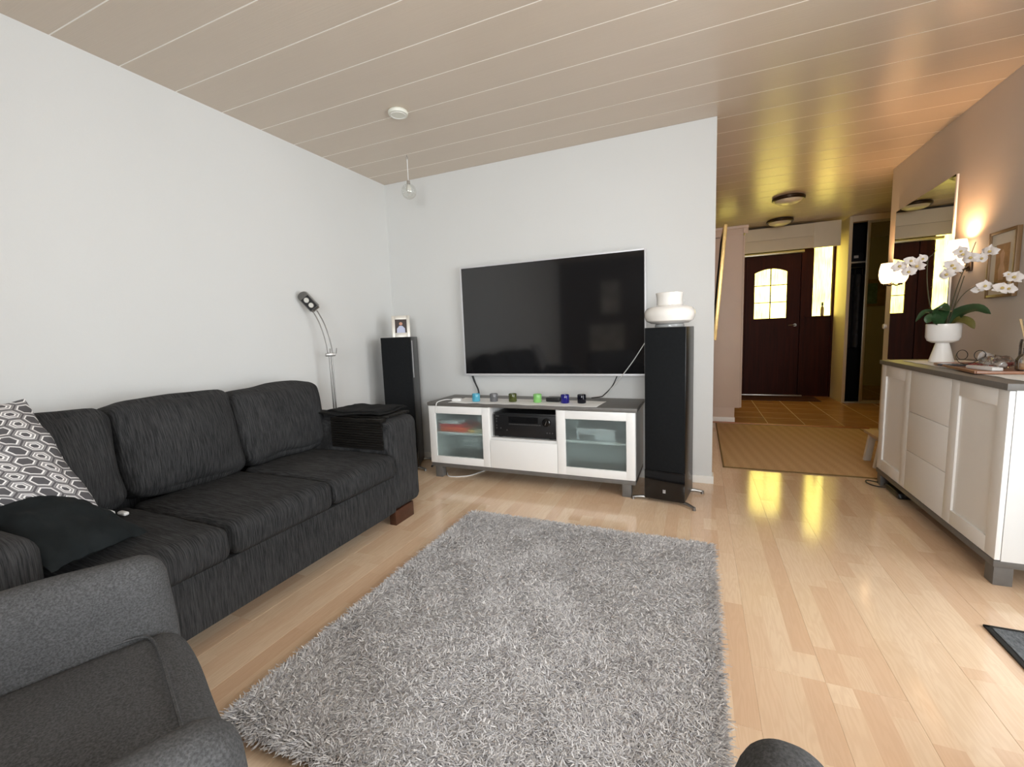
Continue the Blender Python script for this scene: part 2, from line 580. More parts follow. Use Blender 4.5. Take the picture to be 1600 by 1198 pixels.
class MB:
    """collects shapes, then builds one mesh object"""

    def __init__(self):
        self.v, self.f, self.uv = [], [], None

    def add(self, vs, fs):
        o = len(self.v)
        self.v += [tuple(p) for p in vs]
        self.f += [tuple(i + o for i in f) for f in fs]
        return self

    def box(self, x0, x1, y0, y1, z0, z1, bev=0.0):
        if bev <= 0:
            vs = [(x0, y0, z0), (x1, y0, z0), (x1, y1, z0), (x0, y1, z0), (x0, y0, z1), (x1, y0, z1), (x1, y1, z1), (x0, y1, z1)]
            fs = [(0, 3, 2, 1), (4, 5, 6, 7), (0, 1, 5, 4), (1, 2, 6, 5), (2, 3, 7, 6), (3, 0, 4, 7)]
            return self.add(vs, fs)
        bm = bmesh.new()
        bmesh.ops.create_cube(bm, size=1.0)
        for w in bm.verts:
            w.co = Vector((x0 if w.co.x < 0 else x1, y0 if w.co.y < 0 else y1, z0 if w.co.z < 0 else z1))
        bmesh.ops.bevel(bm, geom=list(bm.edges), offset=bev, segments=2, profile=0.6, affect='EDGES')
        return self.bm(bm)

    def bm(self, bm, mat=None):
        bm.verts.index_update()
        vs = [tuple((mat @ w.co) if mat else w.co) for w in bm.verts]
        fs = [tuple(w.index for w in f.verts) for f in bm.faces]
        bm.free()
        return self.add(vs, fs)

    def tube(self, pts, r, seg=8, cap=True):
        pts = [Vector(p) for p in pts]
        n = len(pts)
        rs = r if isinstance(r, (list, tuple)) else [r] * n
        vs, fs = [], []
        t0 = (pts[1] - pts[0]).normalized()
        ref = Vector((0, 0, 1)) if abs(t0.z) < 0.9 else Vector((1, 0, 0))
        nrm = t0.cross(ref).normalized()
        for i, p in enumerate(pts):
            t = (pts[min(i + 1, n - 1)] - pts[max(i - 1, 0)]).normalized()
            nrm = (nrm - t * nrm.dot(t))
            nrm = nrm.normalized() if nrm.length > 1e-6 else t.orthogonal().normalized()
            b = t.cross(nrm)
            for k in range(seg):
                a = 2 * PI * k / seg
                vs.append(p + (nrm * math.cos(a) + b * math.sin(a)) * rs[i])
        for i in range(n - 1):
            for k in range(seg):
                k2 = (k + 1) % seg
                fs.append((i * seg + k, i * seg + k2, (i + 1) * seg + k2, (i + 1) * seg + k))
        if cap:
            fs.append(tuple(reversed(range(seg))))
            fs.append(tuple((n - 1) * seg + k for k in range(seg)))
        return self.add(vs, fs)

    def lathe(self, prof, c=(0, 0, 0), seg=32, axis='z'):
        vs, fs = [], []
        rows = []
        for (r, z) in prof:
            if r < 1e-6:
                rows.append([len(vs)])
                vs.append((0, 0, z))
            else:
                rows.append(list(range(len(vs), len(vs) + seg)))
                vs += [(r * math.cos(2 * PI * k / seg), r * math.sin(2 * PI * k / seg), z) for k in range(seg)]
        for a, b in zip(rows[:-1], rows[1:]):
            for k in range(seg):
                k2 = (k + 1) % seg
                if len(a) == 1 and len(b) == 1:
                    continue
                if len(a) == 1:
                    fs.append((a[0], b[k2], b[k]))
                elif len(b) == 1:
                    fs.append((a[k], a[k2], b[0]))
                else:
                    fs.append((a[k], a[k2], b[k2], b[k]))
        out = []
        for x, y, z in vs:
            if axis == 'x':
                x, y, z = z, x, y
            elif axis == 'y':
                x, y, z = x, -z, y
            elif axis == '-y':
                x, y, z = x, z, -y
            out.append((x + c[0], y + c[1], z + c[2]))
        return self.add(out, fs)

    def prism(self, poly, ax, a0, a1):
        """extrude polygon (2-D points in the two other axes) along axis ax from a0 to a1"""
        n = len(poly)

        def pt(p, a):
            if ax == 0:
                return (a, p[0], p[1])
            if ax == 1:
                return (p[0], a, p[1])
            return (p[0], p[1], a)
        vs = [pt(p, a0) for p in poly] + [pt(p, a1) for p in poly]
        fs = [tuple(reversed(range(n))), tuple(range(n, 2 * n))]
        fs += [(i, (i + 1) % n, n + (i + 1) % n, n + i) for i in range(n)]
        return self.add(vs, fs)

    def xf(self, mat):
        self.v = [tuple(mat @ Vector(p)) for p in self.v]
        return self

    def build(self, name, mat, parent=None, world=False, smooth=35, fix=True):
        me = bpy.data.meshes.new(name)
        vs = self.v
        if world and parent is not None:
            m = root_matrix(parent)
            if m is not None:
                vs = [tuple(m @ Vector(p)) for p in vs]
        me.from_pydata(vs, [], self.f)
        if fix:
            bm = bmesh.new()
            bm.from_mesh(me)
            bmesh.ops.recalc_face_normals(bm, faces=bm.faces)
            bm.to_mesh(me)
            bm.free()
        if smooth:
            me.polygons.foreach_set('use_smooth', [True] * len(me.polygons))
            me.set_sharp_from_angle(angle=math.radians(smooth))
        if self.uv is not None:
            ul = me.uv_layers.new(name='UVMap')
            li = np.empty(len(me.loops), dtype=np.int32)
            me.loops.foreach_get('vertex_index', li)
            ul.data.foreach_set('uv', np.asarray(self.uv, dtype=np.float32)[li].ravel())
        me.materials.append(M[mat] if isinstance(mat, str) else mat)
        o = bpy.data.objects.new(name, me)
        COL.objects.link(o)
        if parent is not None:
            o.parent = parent
        return o


def B(*a, bev=0.0):
    return MB().box(*a, bev=bev)


def copy_obj(o, parent, loc=None, name=None):
    c = o.copy()
    COL.objects.link(c)
    c.parent = parent
    if loc is not None:
        c.location = loc
    return c


def copy_tree(o, parent=None):
    c = o.copy()
    COL.objects.link(c)
    c.parent = parent
    for ch in list(o.children):
        copy_tree(ch, c)
    return c


def softbox(sx, sy, sz, r, puff=(0, 0, 0), n=14, wr=0.0, wscale=6.0, seed=0.0):
    """a rounded, padded box centred on the origin; puff swells the three pairs of faces"""
    bm = bmesh.new()
    bmesh.ops.create_cube(bm, size=2.0)
    bmesh.ops.subdivide_edges(bm, edges=list(bm.edges), cuts=n, use_grid_fill=True)
    h = (sx / 2, sy / 2, sz / 2)
    for w in bm.verts:
        p = w.co.copy()
        # move grid lines towards the rims so that the rounding is sampled well
        q = [math.copysign(1 - (1 - abs(c)) ** 1.35, c) for c in p]
        full = Vector([q[i] * h[i] for i in range(3)])
        core = Vector([max(-h[i] + r, min(h[i] - r, full[i])) for i in range(3)])
        d = full - core
        if d.length > 1e-9:
            full = core + d.normalized() * min(r, max(abs(d.x), abs(d.y), abs(d.z)))
        full.x += math.copysign(1, p.x) * puff[0] * (1 - q[1] ** 2) * (1 - q[2] ** 2) * abs(q[0]) ** 3
        full.y += math.copysign(1, p.y) * puff[1] * (1 - q[0] ** 2) * (1 - q[2] ** 2) * abs(q[1]) ** 3
        full.z += math.copysign(1, p.z) * puff[2] * (1 - q[0] ** 2) * (1 - q[1] ** 2) * abs(q[2]) ** 3
        if wr:
            nv = noise.noise_vector(full * wscale + Vector((seed, seed * 1.7, seed * 0.3)))
            full += nv * wr
        w.co = full
    return bm


def pillow(size_u, size_v, thick, nu=40, wr=0.012, seed=1.0, pinch=0.06):
    """throw pillow: two skins meeting at a sharp seam with drawn-in sides and ruffled wrinkles; UVs cover each skin"""
    mb = MB()
    uv = []
    idx = {}
    for side in (1, -1):
        for i in range(nu + 1):
            for j in range(nu + 1):
                u, v = -1 + 2 * i / nu, -1 + 2 * j / nu
                rim = i in (0, nu) or j in (0, nu)
                if side == -1 and rim:
                    idx[(side, i, j)] = idx[(1, i, j)]
                    continue
                x = u * size_u / 2 * (1 - pinch * (1 - v * v))
                y = v * size_v / 2 * (1 - pinch * (1 - u * u))
                a = max(0.0, (1 - abs(u) ** 2.4) * (1 - abs(v) ** 2.4))
                z = side * thick / 2 * a ** 0.55
                nv = noise.noise_vector(Vector((x * 9 + seed, y * 9 - seed, side * 3.0)))
                nw = noise.noise(Vector((x * 26 + seed, y * 5, side * 2.0)))
                edge = 1.0 if not rim else 0.35
                z += nv.z * wr * edge + nw * wr * 0.5 * edge
                x += nv.x * wr * 0.6
                y += nv.y * wr * 0.6
                idx[(side, i, j)] = len(mb.v)
                mb.v.append((x, y, z))
                uv.append((i / nu, j / nu))
    for side in (1, -1):
        for i in range(nu):
            for j in range(nu):
                q = [idx[(side, i, j)], idx[(side, i + 1, j)], idx[(side, i + 1, j + 1)], idx[(side, i, j + 1)]]
                mb.f.append(tuple(q if side == 1 else reversed(q)))
    mb.uv = uv
    return mb


def spline(pts, n=24):
    """Catmull-Rom through the points"""
    P = [Vector(p) for p in pts]
    P = [P[0] * 2 - P[1]] + P + [P[-1] * 2 - P[-2]]
    out = []
    segs = len(P) - 3
    for s in range(segs):
        a, b, c, d = P[s:s + 4]
        k = max(2, n // segs)
        for i in range(k):
            t = i / k
            out.append(0.5 * ((2 * b) + (c - a) * t + (2 * a - 5 * b + 4 * c - d) * t * t + (3 * b - a - 3 * c + d) * t ** 3))
    out.append(P[-2])
    return out


# ------------------------------------------------------------------ the setting
ZC = 2.49
XL, XR = -2.61, 1.63
YB = 3.348
YREAR = -2.1
YHALL = 5.56
YD = 7.85
XHL = 0.085
XHR = 3.3


def S(o, label=None, cat=None):
    return tag(o, label, cat, kind='structure')


# floor: laminate boards on an underlay, each board one piece
fl = S(B(XL, XR, YREAR, YHALL, -0.06, -0.008).build('floor', 'groove_cream', smooth=0),
       'pale maple laminate floor of the living room', 'floor')
BW, BL = 0.205, 1.29


def floor_board_mesh(w, l):
    bm = bmesh.new()
    bmesh.ops.create_cube(bm, size=1.0)
    for q in bm.verts:
        q.co = Vector(((q.co.x + 0.5) * w, (q.co.y + 0.5) * l, q.co.z * 0.008 - 0.004))
    top = [e for e in bm.edges if all(p.co.z > -0.001 for p in e.verts)]
    bmesh.ops.bevel(bm, geom=top, offset=0.0006, segments=1, affect='EDGES')
    return MB().bm(bm)


_fb = {}
k0 = int(math.floor((XL - 0.175) / BW))
for k in range(k0, 40):
    x0 = 0.175 + k * BW
    if x0 > XR - 0.004:
        break
    xa, xb = max(x0, XL), min(x0 + BW, XR)
    off = (2.82 if k == 1 else 2.82 + (k * 0.43 + (0.17 if k % 2 else 0)) % BL)
    y = off - BL * 8
    while y < YHALL:
        ya, yb = max(y, YREAR), min(y + BL, YHALL)
        y += BL
        if yb - ya < 0.05:
            continue
        if xa >= XHL - 0.01 or yb < YB + 0.1:
            pass
        elif xb <= XHL:
            if ya > YB + 0.1:
                continue
            yb = min(yb, YB + 0.1)
        key = (round(xb - xa, 3), round(yb - ya, 3))
        if key not in _fb:
            _fb[key] = floor_board_mesh(key[0] - 0.0002, key[1] - 0.0002).build('floor_board', 'maple_laminate', fl, smooth=0)
            _fb[key].location = (xa, ya, 0)
        else:
            copy_obj(_fb[key], fl, (xa, ya, 0))

# hall tiles
ft = S(B(XHL, XHR, YHALL + 0.035, YD, -0.06, -0.0012).box(XR, XHR, 5.2, YHALL + 0.035, -0.06, -0.0012).build('floor_hall', 'tile_grout', smooth=0),
       'brown ceramic tile floor of the entrance hall', 'floor')
TS = 0.36
_tm = None
for i in range(-1, 8):
    for j in range(-1, 7):
        if j < 0 and i < 4:
            continue
        xa, ya = 0.377 + (i - 0) * TS, YHALL + 0.037 + j * TS
        x0, x1 = max(xa, XHL), min(xa + TS, XHR)
        y0, y1 = ya, min(ya + TS, YD)
        if x1 - x0 < 0.03 or y1 - y0 < 0.03:
            continue
        if x1 - x0 > TS - 1e-6 and y1 - y0 > TS - 1e-6:
            if _tm is None:
                _tm = B(0.005, TS - 0.005, 0.005, TS - 0.005, -0.004, 0.0, bev=0.0012).build('tile', 'hall_tile', ft, smooth=0)
                _tm.location = (xa, ya, 0)
            else:
                copy_obj(_tm, ft, (xa, ya, 0))
        else:
            t = B(0.005, x1 - x0 - 0.005, 0.005, y1 - y0 - 0.005, -0.004, 0.0, bev=0.0012).build('tile', 'hall_tile', ft, smooth=0)
            t.location = (x0, y0, 0)
S(B(XHL, XR + 0.02, YHALL - 0.012, YHALL + 0.042, -0.01, 0.006, bev=0.003).build('trim_1', 'wood_red_trim'),
  'reddish wooden threshold strip between laminate and hall tiles', 'threshold')

# ceiling boards
cl = S(B(XL - 0.1, XHR + 0.1, YREAR - 0.1, YD + 0.1, ZC + 0.0018, ZC + 0.06).build('ceiling', 'groove_cream', smooth=0),
       'glossy beige board ceiling with pale joints', 'ceiling')
CB = 0.2517
_cb = {}
k = -16
while True:
    ya = 1.131 + k * CB
    k += 1
    yb = ya + CB
    if ya > YD:
        break
    if yb < YREAR + 0.02:
        continue
    ya, yb = max(ya, YREAR), min(yb, YD)
    xa = XL if ya < YB else XHL
    xb = XR if yb < 5.3 else XHR
    key = (round(xb - xa, 3), round(yb - ya, 3))
    if key not in _cb:
        bm = bmesh.new()
        bmesh.ops.create_cube(bm, size=1.0)
        for q in bm.verts:
            q.co = Vector(((q.co.x + 0.5) * key[0], 0.0032 + (q.co.y + 0.5) * (key[1] - 0.0064), 0.001 + q.co.z * 0.002))
        low = [e for e in bm.edges if all(p.co.z < 0 for p in e.verts)]
        bmesh.ops.bevel(bm, geom=low, offset=0.0005, segments=1, affect='EDGES')
        _cb[key] = MB().bm(bm).build('ceiling_board', 'ceiling_lacquer', cl, smooth=0)
        _cb[key].location = (xa, ya, ZC + 0.001)
    else:
        copy_obj(_cb[key], cl, (xa, ya, ZC + 0.001))

# walls
S(B(XL - 0.12, XL, YREAR - 0.12, YB + 0.1, -0.06, ZC + 0.01).build('wall_left', 'wall_paint', smooth=0), 'smooth white wall behind the black sofa', 'wall')
S(B(XL, 0.098, YB, YB + 0.1, -0.06, ZC + 0.0).build('wall_back', 'wall_paint', smooth=0), 'smooth white partition wall behind the television', 'wall')
S(B(-0.03, XHL, YB + 0.1, YD + 0.12, -0.06, ZC).build('wall_hall_left', 'wall_paint_warm', smooth=0), 'wall along the left side of the hall passage', 'wall')
S(B(XL, XR, YREAR - 0.12, YREAR, -0.06, 0.72).box(XL, XR, YREAR - 0.12, YREAR, 2.16, ZC)
  .box(XL, -0.35, YREAR - 0.12, YREAR, 0.72, 2.16).box(1.45, XR, YREAR - 0.12, YREAR, 0.72, 2.16)
  .build('wall_rear', 'accent_paint', smooth=0), 'dark taupe wall behind the viewer with a window', 'wall')
# right wall: patio door (y 1.15..2.15) and window (y -0.75..0.95)
wr = MB().box(XR, XR + 0.12, 2.15, 5.26, -0.06, ZC).box(XR, XR + 0.12, 0.95, 1.15, -0.06, ZC)
wr.box(XR, XR + 0.12, YREAR - 0.12, -0.75, -0.06, ZC).box(XR, XR + 0.12, -0.75, 0.95, -0.06, 0.6).box(XR, XR + 0.12, -0.75, 0.95, 2.2, ZC)
wr.box(XR, XR + 0.12, 1.15, 2.15, 2.2, ZC).box(XR, XR + 0.12, 1.15, 2.15, -0.06, 0.03)
S(wr.build('wall_right', 'wall_paint_warm', smooth=0), 'warm white wall with mirror and picture above the white sideboard', 'wall')
S(B(XR + 0.12, XHR + 0.1, 5.14, 5.26, -0.06, ZC).build('wall_hall_near', 'wall_paint_warm', smooth=0), 'wall of the hall side passage', 'wall')
S(B(XHR, XHR + 0.1, 5.26, YD + 0.12, -0.06, ZC).build('wall_hall_right', 'wall_paint_warm', smooth=0), 'end wall of the hall side passage', 'wall')
# entrance wall above and beside the door
S(B(-0.03, XHR + 0.1, YD + 0.06, YD + 0.16, 2.24, ZC).box(-0.03, 0.22, YD + 0.06, YD + 0.16, -0.06, 2.24)
  .box(1.84, XHR + 0.1, YD + 0.06, YD + 0.16, -0.06, 2.24).build('wall_front', 'hall_cream', smooth=0), 'cream wall round the entrance door', 'wall')
S(B(1.822, 1.86, 7.30, YD + 0.06, 0.0, ZC).build('wall_wardrobe_side', 'hall_cream', smooth=0), 'cream side panel between entrance door and wardrobe', 'wall')


def glazing(name, ax, fixed, a0, a1, z0, z1, label, mull):
    """window frame with panes; ax 0: in a wall of constant x, ax 1: constant y"""
    w = 0.055
    o = MB()

    def bx(m, a, b, za, zb, t=0.035):
        if ax == 0:
            m.box(fixed - t, fixed + t, a, b, za, zb)
        else:
            m.box(a, b, fixed - t, fixed + t, za, zb)
    bx(o, a0, a0 + w, z0, z1)
    bx(o, a1 - w, a1, z0, z1)
    bx(o, a0 + w, a1 - w, z0, z0 + w)
    bx(o, a0 + w, a1 - w, z1 - w, z1)
    for mm in mull:
        bx(o, mm - w / 2, mm + w / 2, z0 + w, z1 - w)
    ob = S(o.build(name, 'trim_white', smooth=0), label, 'window')
    ed = [a0 + w] + [v for mm in mull for v in (mm - w / 2, mm + w / 2)] + [a1 - w]
    for i in range(0, len(ed), 2):
        p = MB()
        bx(p, ed[i], ed[i + 1], z0 + w, z1 - w, 0.003)
        p.build('pane', 'window_glass', ob, smooth=0)
    return ob


glazing('window_1', 0, XR + 0.06, -0.75, 0.95, 0.6, 2.2, 'white framed window in the right wall near the viewer', [0.1])
glazing('door_2', 0, XR + 0.06, 1.15, 2.15, 0.03, 2.2, 'glazed patio door in the right wall beside the grey doormat', [])
glazing('window_2', 1, YREAR - 0.06, -0.35, 1.45, 0.72, 2.16, 'white framed window in the rear wall', [0.55])

# baseboards
def base(name, x0, x1, y0, y1, label, h=0.055):
    S(B(x0, x1, y0, y1, 0.0, h, bev=0.003).build(name, 'trim_white'), label, 'baseboard')


S(B(XL, XL + 0.012, YREAR, YB, 0, 0.055, bev=0.003).build('baseboard_left', 'trim_white'), 'white baseboard along the left wall', 'baseboard')
bb = S(B(XL + 0.012, 0.11, YB - 0.012, YB, 0, 0.055, bev=0.003).box(0.098, 0.11, YB, YB + 0.1, 0, 0.055, bev=0.003).build('baseboard_back', 'trim_white'),
       'white baseboard under the television wall', 'baseboard')
base('baseboard_right', XR - 0.012, XR, 2.15, 5.272, 'white baseboard along the right wall')
base('baseboard_right_end', XR, XR + 0.12, 5.26, 5.272, 'white baseboard round the end of the right wall')
base('baseboard_hall', XHL, XHL + 0.012, YB + 0.1, 5.57, 'white baseboard along the hall passage')

# ------------------------------------------------------------------ entrance door with side lights
door = thing('door_1', 'dark mahogany entrance door with arched six-pane window', 'door', (1.03, YD, 0), kind='structure')
yd0, yd1 = YD, YD + 0.055
fr = MB().box(0.20, 0.26, yd0 - 0.02, yd1 + 0.02, 0, 2.26).box(1.795, 1.83, yd0 - 0.02, yd1 + 0.02, 0, 2.26)
fr.box(0.26, 1.795, yd0 - 0.02, yd1 + 0.02, 2.215, 2.26).box(0.60, 0.665, yd0 - 0.02, yd1 + 0.02, 0, 2.215).box(1.405, 1.46, yd0 - 0.02, yd1 + 0.02, 0, 2.215)
fr.box(0.2, 1.84, YD + 0.075, YD + 0.08, -0.02, 2.26).build('door_frame_and_light_stop', 'door_mahogany', door, world=True, smooth=0)  # wide box: unseen back panel added to stop light leaking round the door
MB().box(0.60, 1.46, yd0 - 0.05, yd1, 0, 0.02, bev=0.004).build('threshold', 'aluminium', door, world=True)
# leaf with an arched opening: stiles, rails and a curved head
wx0, wx1, wz0, wzs, wzt = 0.795, 1.225, 1.205, 1.90, 1.955
leaf = MB().box(0.67, wx0, yd0, yd1, 0.02, 2.205).box(wx1, 1.40, yd0, yd1, 0.02, 2.205).box(wx0, wx1, yd0, yd1, 0.02, wz0)
NA = 12
arc = [(wx0 + (wx1 - wx0) * i / NA, wzs + (wzt - wzs) * (1 - (2 * i / NA - 1) ** 2)) for i in range(NA + 1)]
leaf.prism([(wx0, 2.205)] + arc + [(wx1, 2.205)], 1, yd0, yd1)
dl = leaf.build('door_leaf', 'door_mahogany', door, world=True, smooth=0)
mt = MB().box(1.003, 1.017, yd0 - 0.004, yd0 + 0.012, wz0, 1.954)
for z in (1.448, 1.706):
    mt.box(wx0, wx1, yd0 - 0.004, yd0 + 0.012, z - 0.006, z + 0.006)
mt.build('muntin', 'dark_brown_wood', dl, world=True, smooth=0)


def arch_z(x):
    t = 2 * (x - wx0) / (wx1 - wx0) - 1
    return wzs + (wzt - wzs) * (1 - t * t)


for (xa, xb) in ((wx0, 1.003), (1.017, wx1)):
    for (za, zb) in ((wz0, 1.442), (1.454, 1.70), (1.712, None)):
        if zb is None:
            poly = [(xa, za), (xb, za)] + [(xb + (xa - xb) * i / 6, arch_z(xb + (xa - xb) * i / 6)) for i in range(7)]
        else:
            poly = [(xa, za), (xb, za), (xb, zb), (xa, zb)]
        MB().prism(poly, 1, yd0 + 0.02, yd0 + 0.028).build('pane', 'amber_lit_glass', dl, world=True, smooth=0)
hd = MB().tube([(1.345, yd0, 1.09), (1.345, yd0 - 0.05, 1.09), (1.25, yd0 - 0.052, 1.088)], 0.009, 8)
hd.lathe([(0, 0), (0.022, 0), (0.022, 0.008), (0, 0.008)], (1.345, yd0, 1.09), 16, 'y')
hd.build('door_handle', 'steel', dl, world=True)
for (xa, xb) in ((0.26, 0.60), (1.46, 1.795)):
    c0, c1 = (0.275, 0.505) if xa < 1 else (1.56, 1.788)
    sp = MB().box(xa, xb, yd0 + 0.005, yd1, 0.0, 1.212).box(xa, c0, yd0 + 0.005, yd1, 1.212, 2.215).box(c1, xb, yd0 + 0.005, yd1, 1.212, 2.215)
    so = sp.box(xa, xb, yd0 - 0.05, yd0 + 0.006, 1.195, 1.212).build('side_light', 'door_mahogany', door, world=True, smooth=0)
    MB().box(c0, c1, yd0 + 0.02, yd0 + 0.028, 1.212, 2.215).build('pane', 'amber_lit_glass', so, world=True, smooth=0)

bt = thing('glass_bottle', 'small tan bottle with black cap on the side light sill of the entrance door', 'bottle', (1.68, YD - 0.024, 1.212))
MB().lathe([(0, 0), (0.02, 0), (0.022, 0.01), (0.022, 0.10), (0.018, 0.125), (0.010, 0.14), (0.010, 0.155), (0, 0.155)], seg=16).build('bottle_body', 'bottle_tan', bt)
MB().lathe([(0, 0.150), (0.014, 0.150), (0.014, 0.175), (0.012, 0.195), (0, 0.2)], seg=16).build('bottle_cap', 'black_satin', bt)

# cream board panels above the entrance recess
fa = thing('trim_2', 'cream panelled box above the entrance door recess', 'panel', (1.2, 7.3, 2.1), kind='structure')
MB().box(XHL, 1.43, 7.285, 7.30, 2.295, 2.462, bev=0.002).build('panel', 'hall_cream', fa, world=True)
MB().box(XHL, 1.43, 7.285, 7.30, 2.135, 2.291, bev=0.002).build('panel', 'hall_cream', fa, world=True)
MB().box(1.43, 1.735, 7.275, 7.30, 2.13, 2.462, bev=0.002).build('panel', 'hall_cream', fa, world=True)
MB().box(XHL, 1.735, 7.30, YD + 0.05, 2.26, 2.30).build('soffit', 'hall_cream', fa, world=True, smooth=0)
MB().box(0.45, 1.42, YD - 0.10, YD - 0.021, 2.150, 2.186, bev=0.006).build('curtain_rail', 'aluminium', fa, world=True)

# wardrobe with sliding mirror doors
wd = thing('wardrobe', 'built-in hall wardrobe with sliding mirror door left half open', 'wardrobe', (2.5, 7.3, 0))
MB().box(1.86, XHR, 7.80, YD, 0, ZC - 0.002).box(1.86, XHR, 7.36, 7.80, 0.0, 0.012).build('cabinet_back', 'dark_interior', wd, world=True, smooth=0)
MB().box(1.86, XHR, 7.255, 7.36, 2.41, ZC - 0.002).build('top_track', 'hall_cream', wd, world=True, smooth=0)
MB().box(1.86, XHR, 7.255, 7.345, 0.0, 0.018, bev=0.003).build('bottom_track', 'aluminium', wd, world=True)
MB().box(1.822, 1.86, 7.26, 7.30, 0, ZC - 0.002, bev=0.003).build('edge_strip', 'hall_cream', wd, world=True)
MB().box(1.86, 2.6, 7.42, 7.80, 1.895, 1.915).build('shelf', 'aluminium', wd, world=True, smooth=0)
for i, (x0, x1) in enumerate(((2.02, 2.70), (2.66, XHR))):
    y0 = 7.265 + 0.03 * i
    dr = MB().box(x0, x0 + 0.035, y0, y0 + 0.025, 0.018, 2.41, bev=0.004).box(x1 - 0.035, x1, y0, y0 + 0.025, 0.018, 2.41, bev=0.004)
    dr.box(x0 + 0.035, x1 - 0.035, y0, y0 + 0.025, 0.018, 0.045).box(x0 + 0.035, x1 - 0.035, y0, y0 + 0.025, 2.38, 2.41)
    do = dr.build('sliding_door', 'aluminium', wd, world=True)
    MB().box(x0 + 0.035, x1 - 0.035, y0 + 0.008, y0 + 0.016, 0.045, 2.38).build('mirror', 'wardrobe_mirror', do, world=True, smooth=0)
for i, (x, y, mt_, w) in enumerate(((1.91, 7.58, 'coat_dark', 0.05), (1.99, 7.58, 'coat_grey', 0.05), (2.075, 7.58, 'coat_dark', 0.05))):
    c = thing('hanging_coat', ['black coat hanging nearest the open end of the wardrobe', 'grey coat hanging second from the open end of the wardrobe',
                               'black coat hanging third from the open end of the wardrobe'][i], 'coat', (x, y, 0.75), group='coats in the hall wardrobe')
    bm = softbox(w, 0.36, 1.0, 0.03, (0.01, 0.02, 0), 8, 0.012, 5, i * 3.1)
    MB().bm(bm, Matrix.Translation((0, 0, 0.5))).build('coat_body', mt_, c)
    MB().tube(spline([(0, 0, 1.0), (0, 0, 1.08), (0, 0.02, 1.11), (0, 0.035, 1.09)], 10), 0.003, 6).build('hanger_hook', 'steel', c)
rod = thing('clothes_rail', 'steel clothes rail inside the hall wardrobe', 'rail', (2.2, 7.55, 1.85))
MB().tube([(1.862, 7.55, 1.85), (3.29, 7.55, 1.85)], 0.012, 10).build('rail', 'steel', rod, world=True)
hat = thing('glove_bundle', 'dark knitted bundle with a pale tag on the wardrobe shelf', 'clothing', (1.97, 7.6, 1.916))
MB().bm(softbox(0.18, 0.25, 0.12, 0.05, (0, 0, 0.02), 8, 0.015, 9), Matrix.Translation((0, 0, 0.062))).build('bundle', 'coat_dark', hat)
B(-0.03, 0.02, -0.135, -0.127, 0.05, 0.085, bev=0.002).build('tag', 'pale_carton', hat)

# tall cream cupboard in the hall
hc = thing('hall_cupboard', 'tall cream hall cupboard with crown moulding behind the television wall', 'cupboard', (0.27, 6.0, 0))
cb0, cb1 = XHL + 0.001, 0.462
B(cb0, cb1 - 0.018, 5.60, 6.75, 0.172, 2.13, bev=0.002).build('cupboard_body', 'cupboard_paint', hc, world=True)
B(cb0, 0.392, 5.61, 6.74, 0.0, 0.172).build('plinth', 'cupboard_paint', hc, world=True, smooth=0)
B(cb0, 0.398, 5.598, 5.61, 0.0, 0.058, bev=0.003).build('baseboard', 'trim_white', hc, world=True)
for i in range(2):
    d = B(cb1 - 0.017, cb1, 5.602 + i * 0.574, 6.172 + i * 0.574, 0.176, 2.10, bev=0.003).build('door', 'cupboard_paint', hc, world=True)
    MB().lathe([(0, 0), (0.006, 0), (0.006, 0.012), (0.013, 0.018), (0.013, 0.024), (0, 0.028)], (cb1, 6.13 + i * 0.09, 1.05), 12, 'x').build('knob', 'steel', d, world=True)
cr = MB()
prof = [(0.0, 2.125), (0.012, 2.125), (0.018, 2.145), (0.036, 2.175), (0.046, 2.18), (0.046, 2.205), (0.0, 2.205)]
cr.prism([(cb1 - 0.018 + p[0], p[1]) for p in prof], 1, 5.56, 6.75)
cr.prism([(5.60 - p[0], p[1]) for p in prof], 0, cb0, cb1 + 0.028)
cr.box(cb0, cb1 - 0.018, 5.60, 6.75, 2.13, 2.2)
cr.build('crown_moulding', 'cupboard_paint', hc, world=True, smooth=20)

# gilt framed mirror leaning from the hall wall
gm = thing('gilt_wall_mirror', 'gilt framed mirror tilting forward on the hall wall behind the television', 'mirror', (XHL, 4.6, 1.0))
g = MB()
ln, ht = 0.62, 0.99


def gil(y0, y1, z0, z1):
    g.box(0.0, 0.03, y0, y1, z0, z1, bev=0.006)


gil(-ln / 2, -ln / 2 + 0.06, 0, ht)
gil(ln / 2 - 0.06, ln / 2, 0, ht)
gil(-ln / 2 + 0.06, ln / 2 - 0.06, 0, 0.06)
gil(-ln / 2 + 0.06, ln / 2 - 0.06, ht - 0.06, ht)
tilt = Matrix.Translation((0.032, 0, 0)) @ Matrix.Rotation(math.radians(4.2), 4, 'Y')
g.xf(tilt).build('frame', 'brass_gold', gm)
B(0.0, 0.018, -ln / 2 + 0.055, ln / 2 - 0.055, 0.055, ht - 0.055).xf(tilt).build('backing', 'dark_interior', gm, smooth=0)
B(0.018, 0.021, -ln / 2 + 0.058, ln / 2 - 0.058, 0.058, ht - 0.058).xf(tilt).build('mirror_glass', 'wardrobe_mirror', gm, smooth=0)
MB().tube([(0.001, 0, 0.93), (0.09, 0, 0.93)], 0.004, 6).build('hook', 'steel', gm)
B(0.0, 0.034, -0.05, 0.05, 0.0, 0.02).build('lower_rest', 'brass_gold', gm, smooth=0)

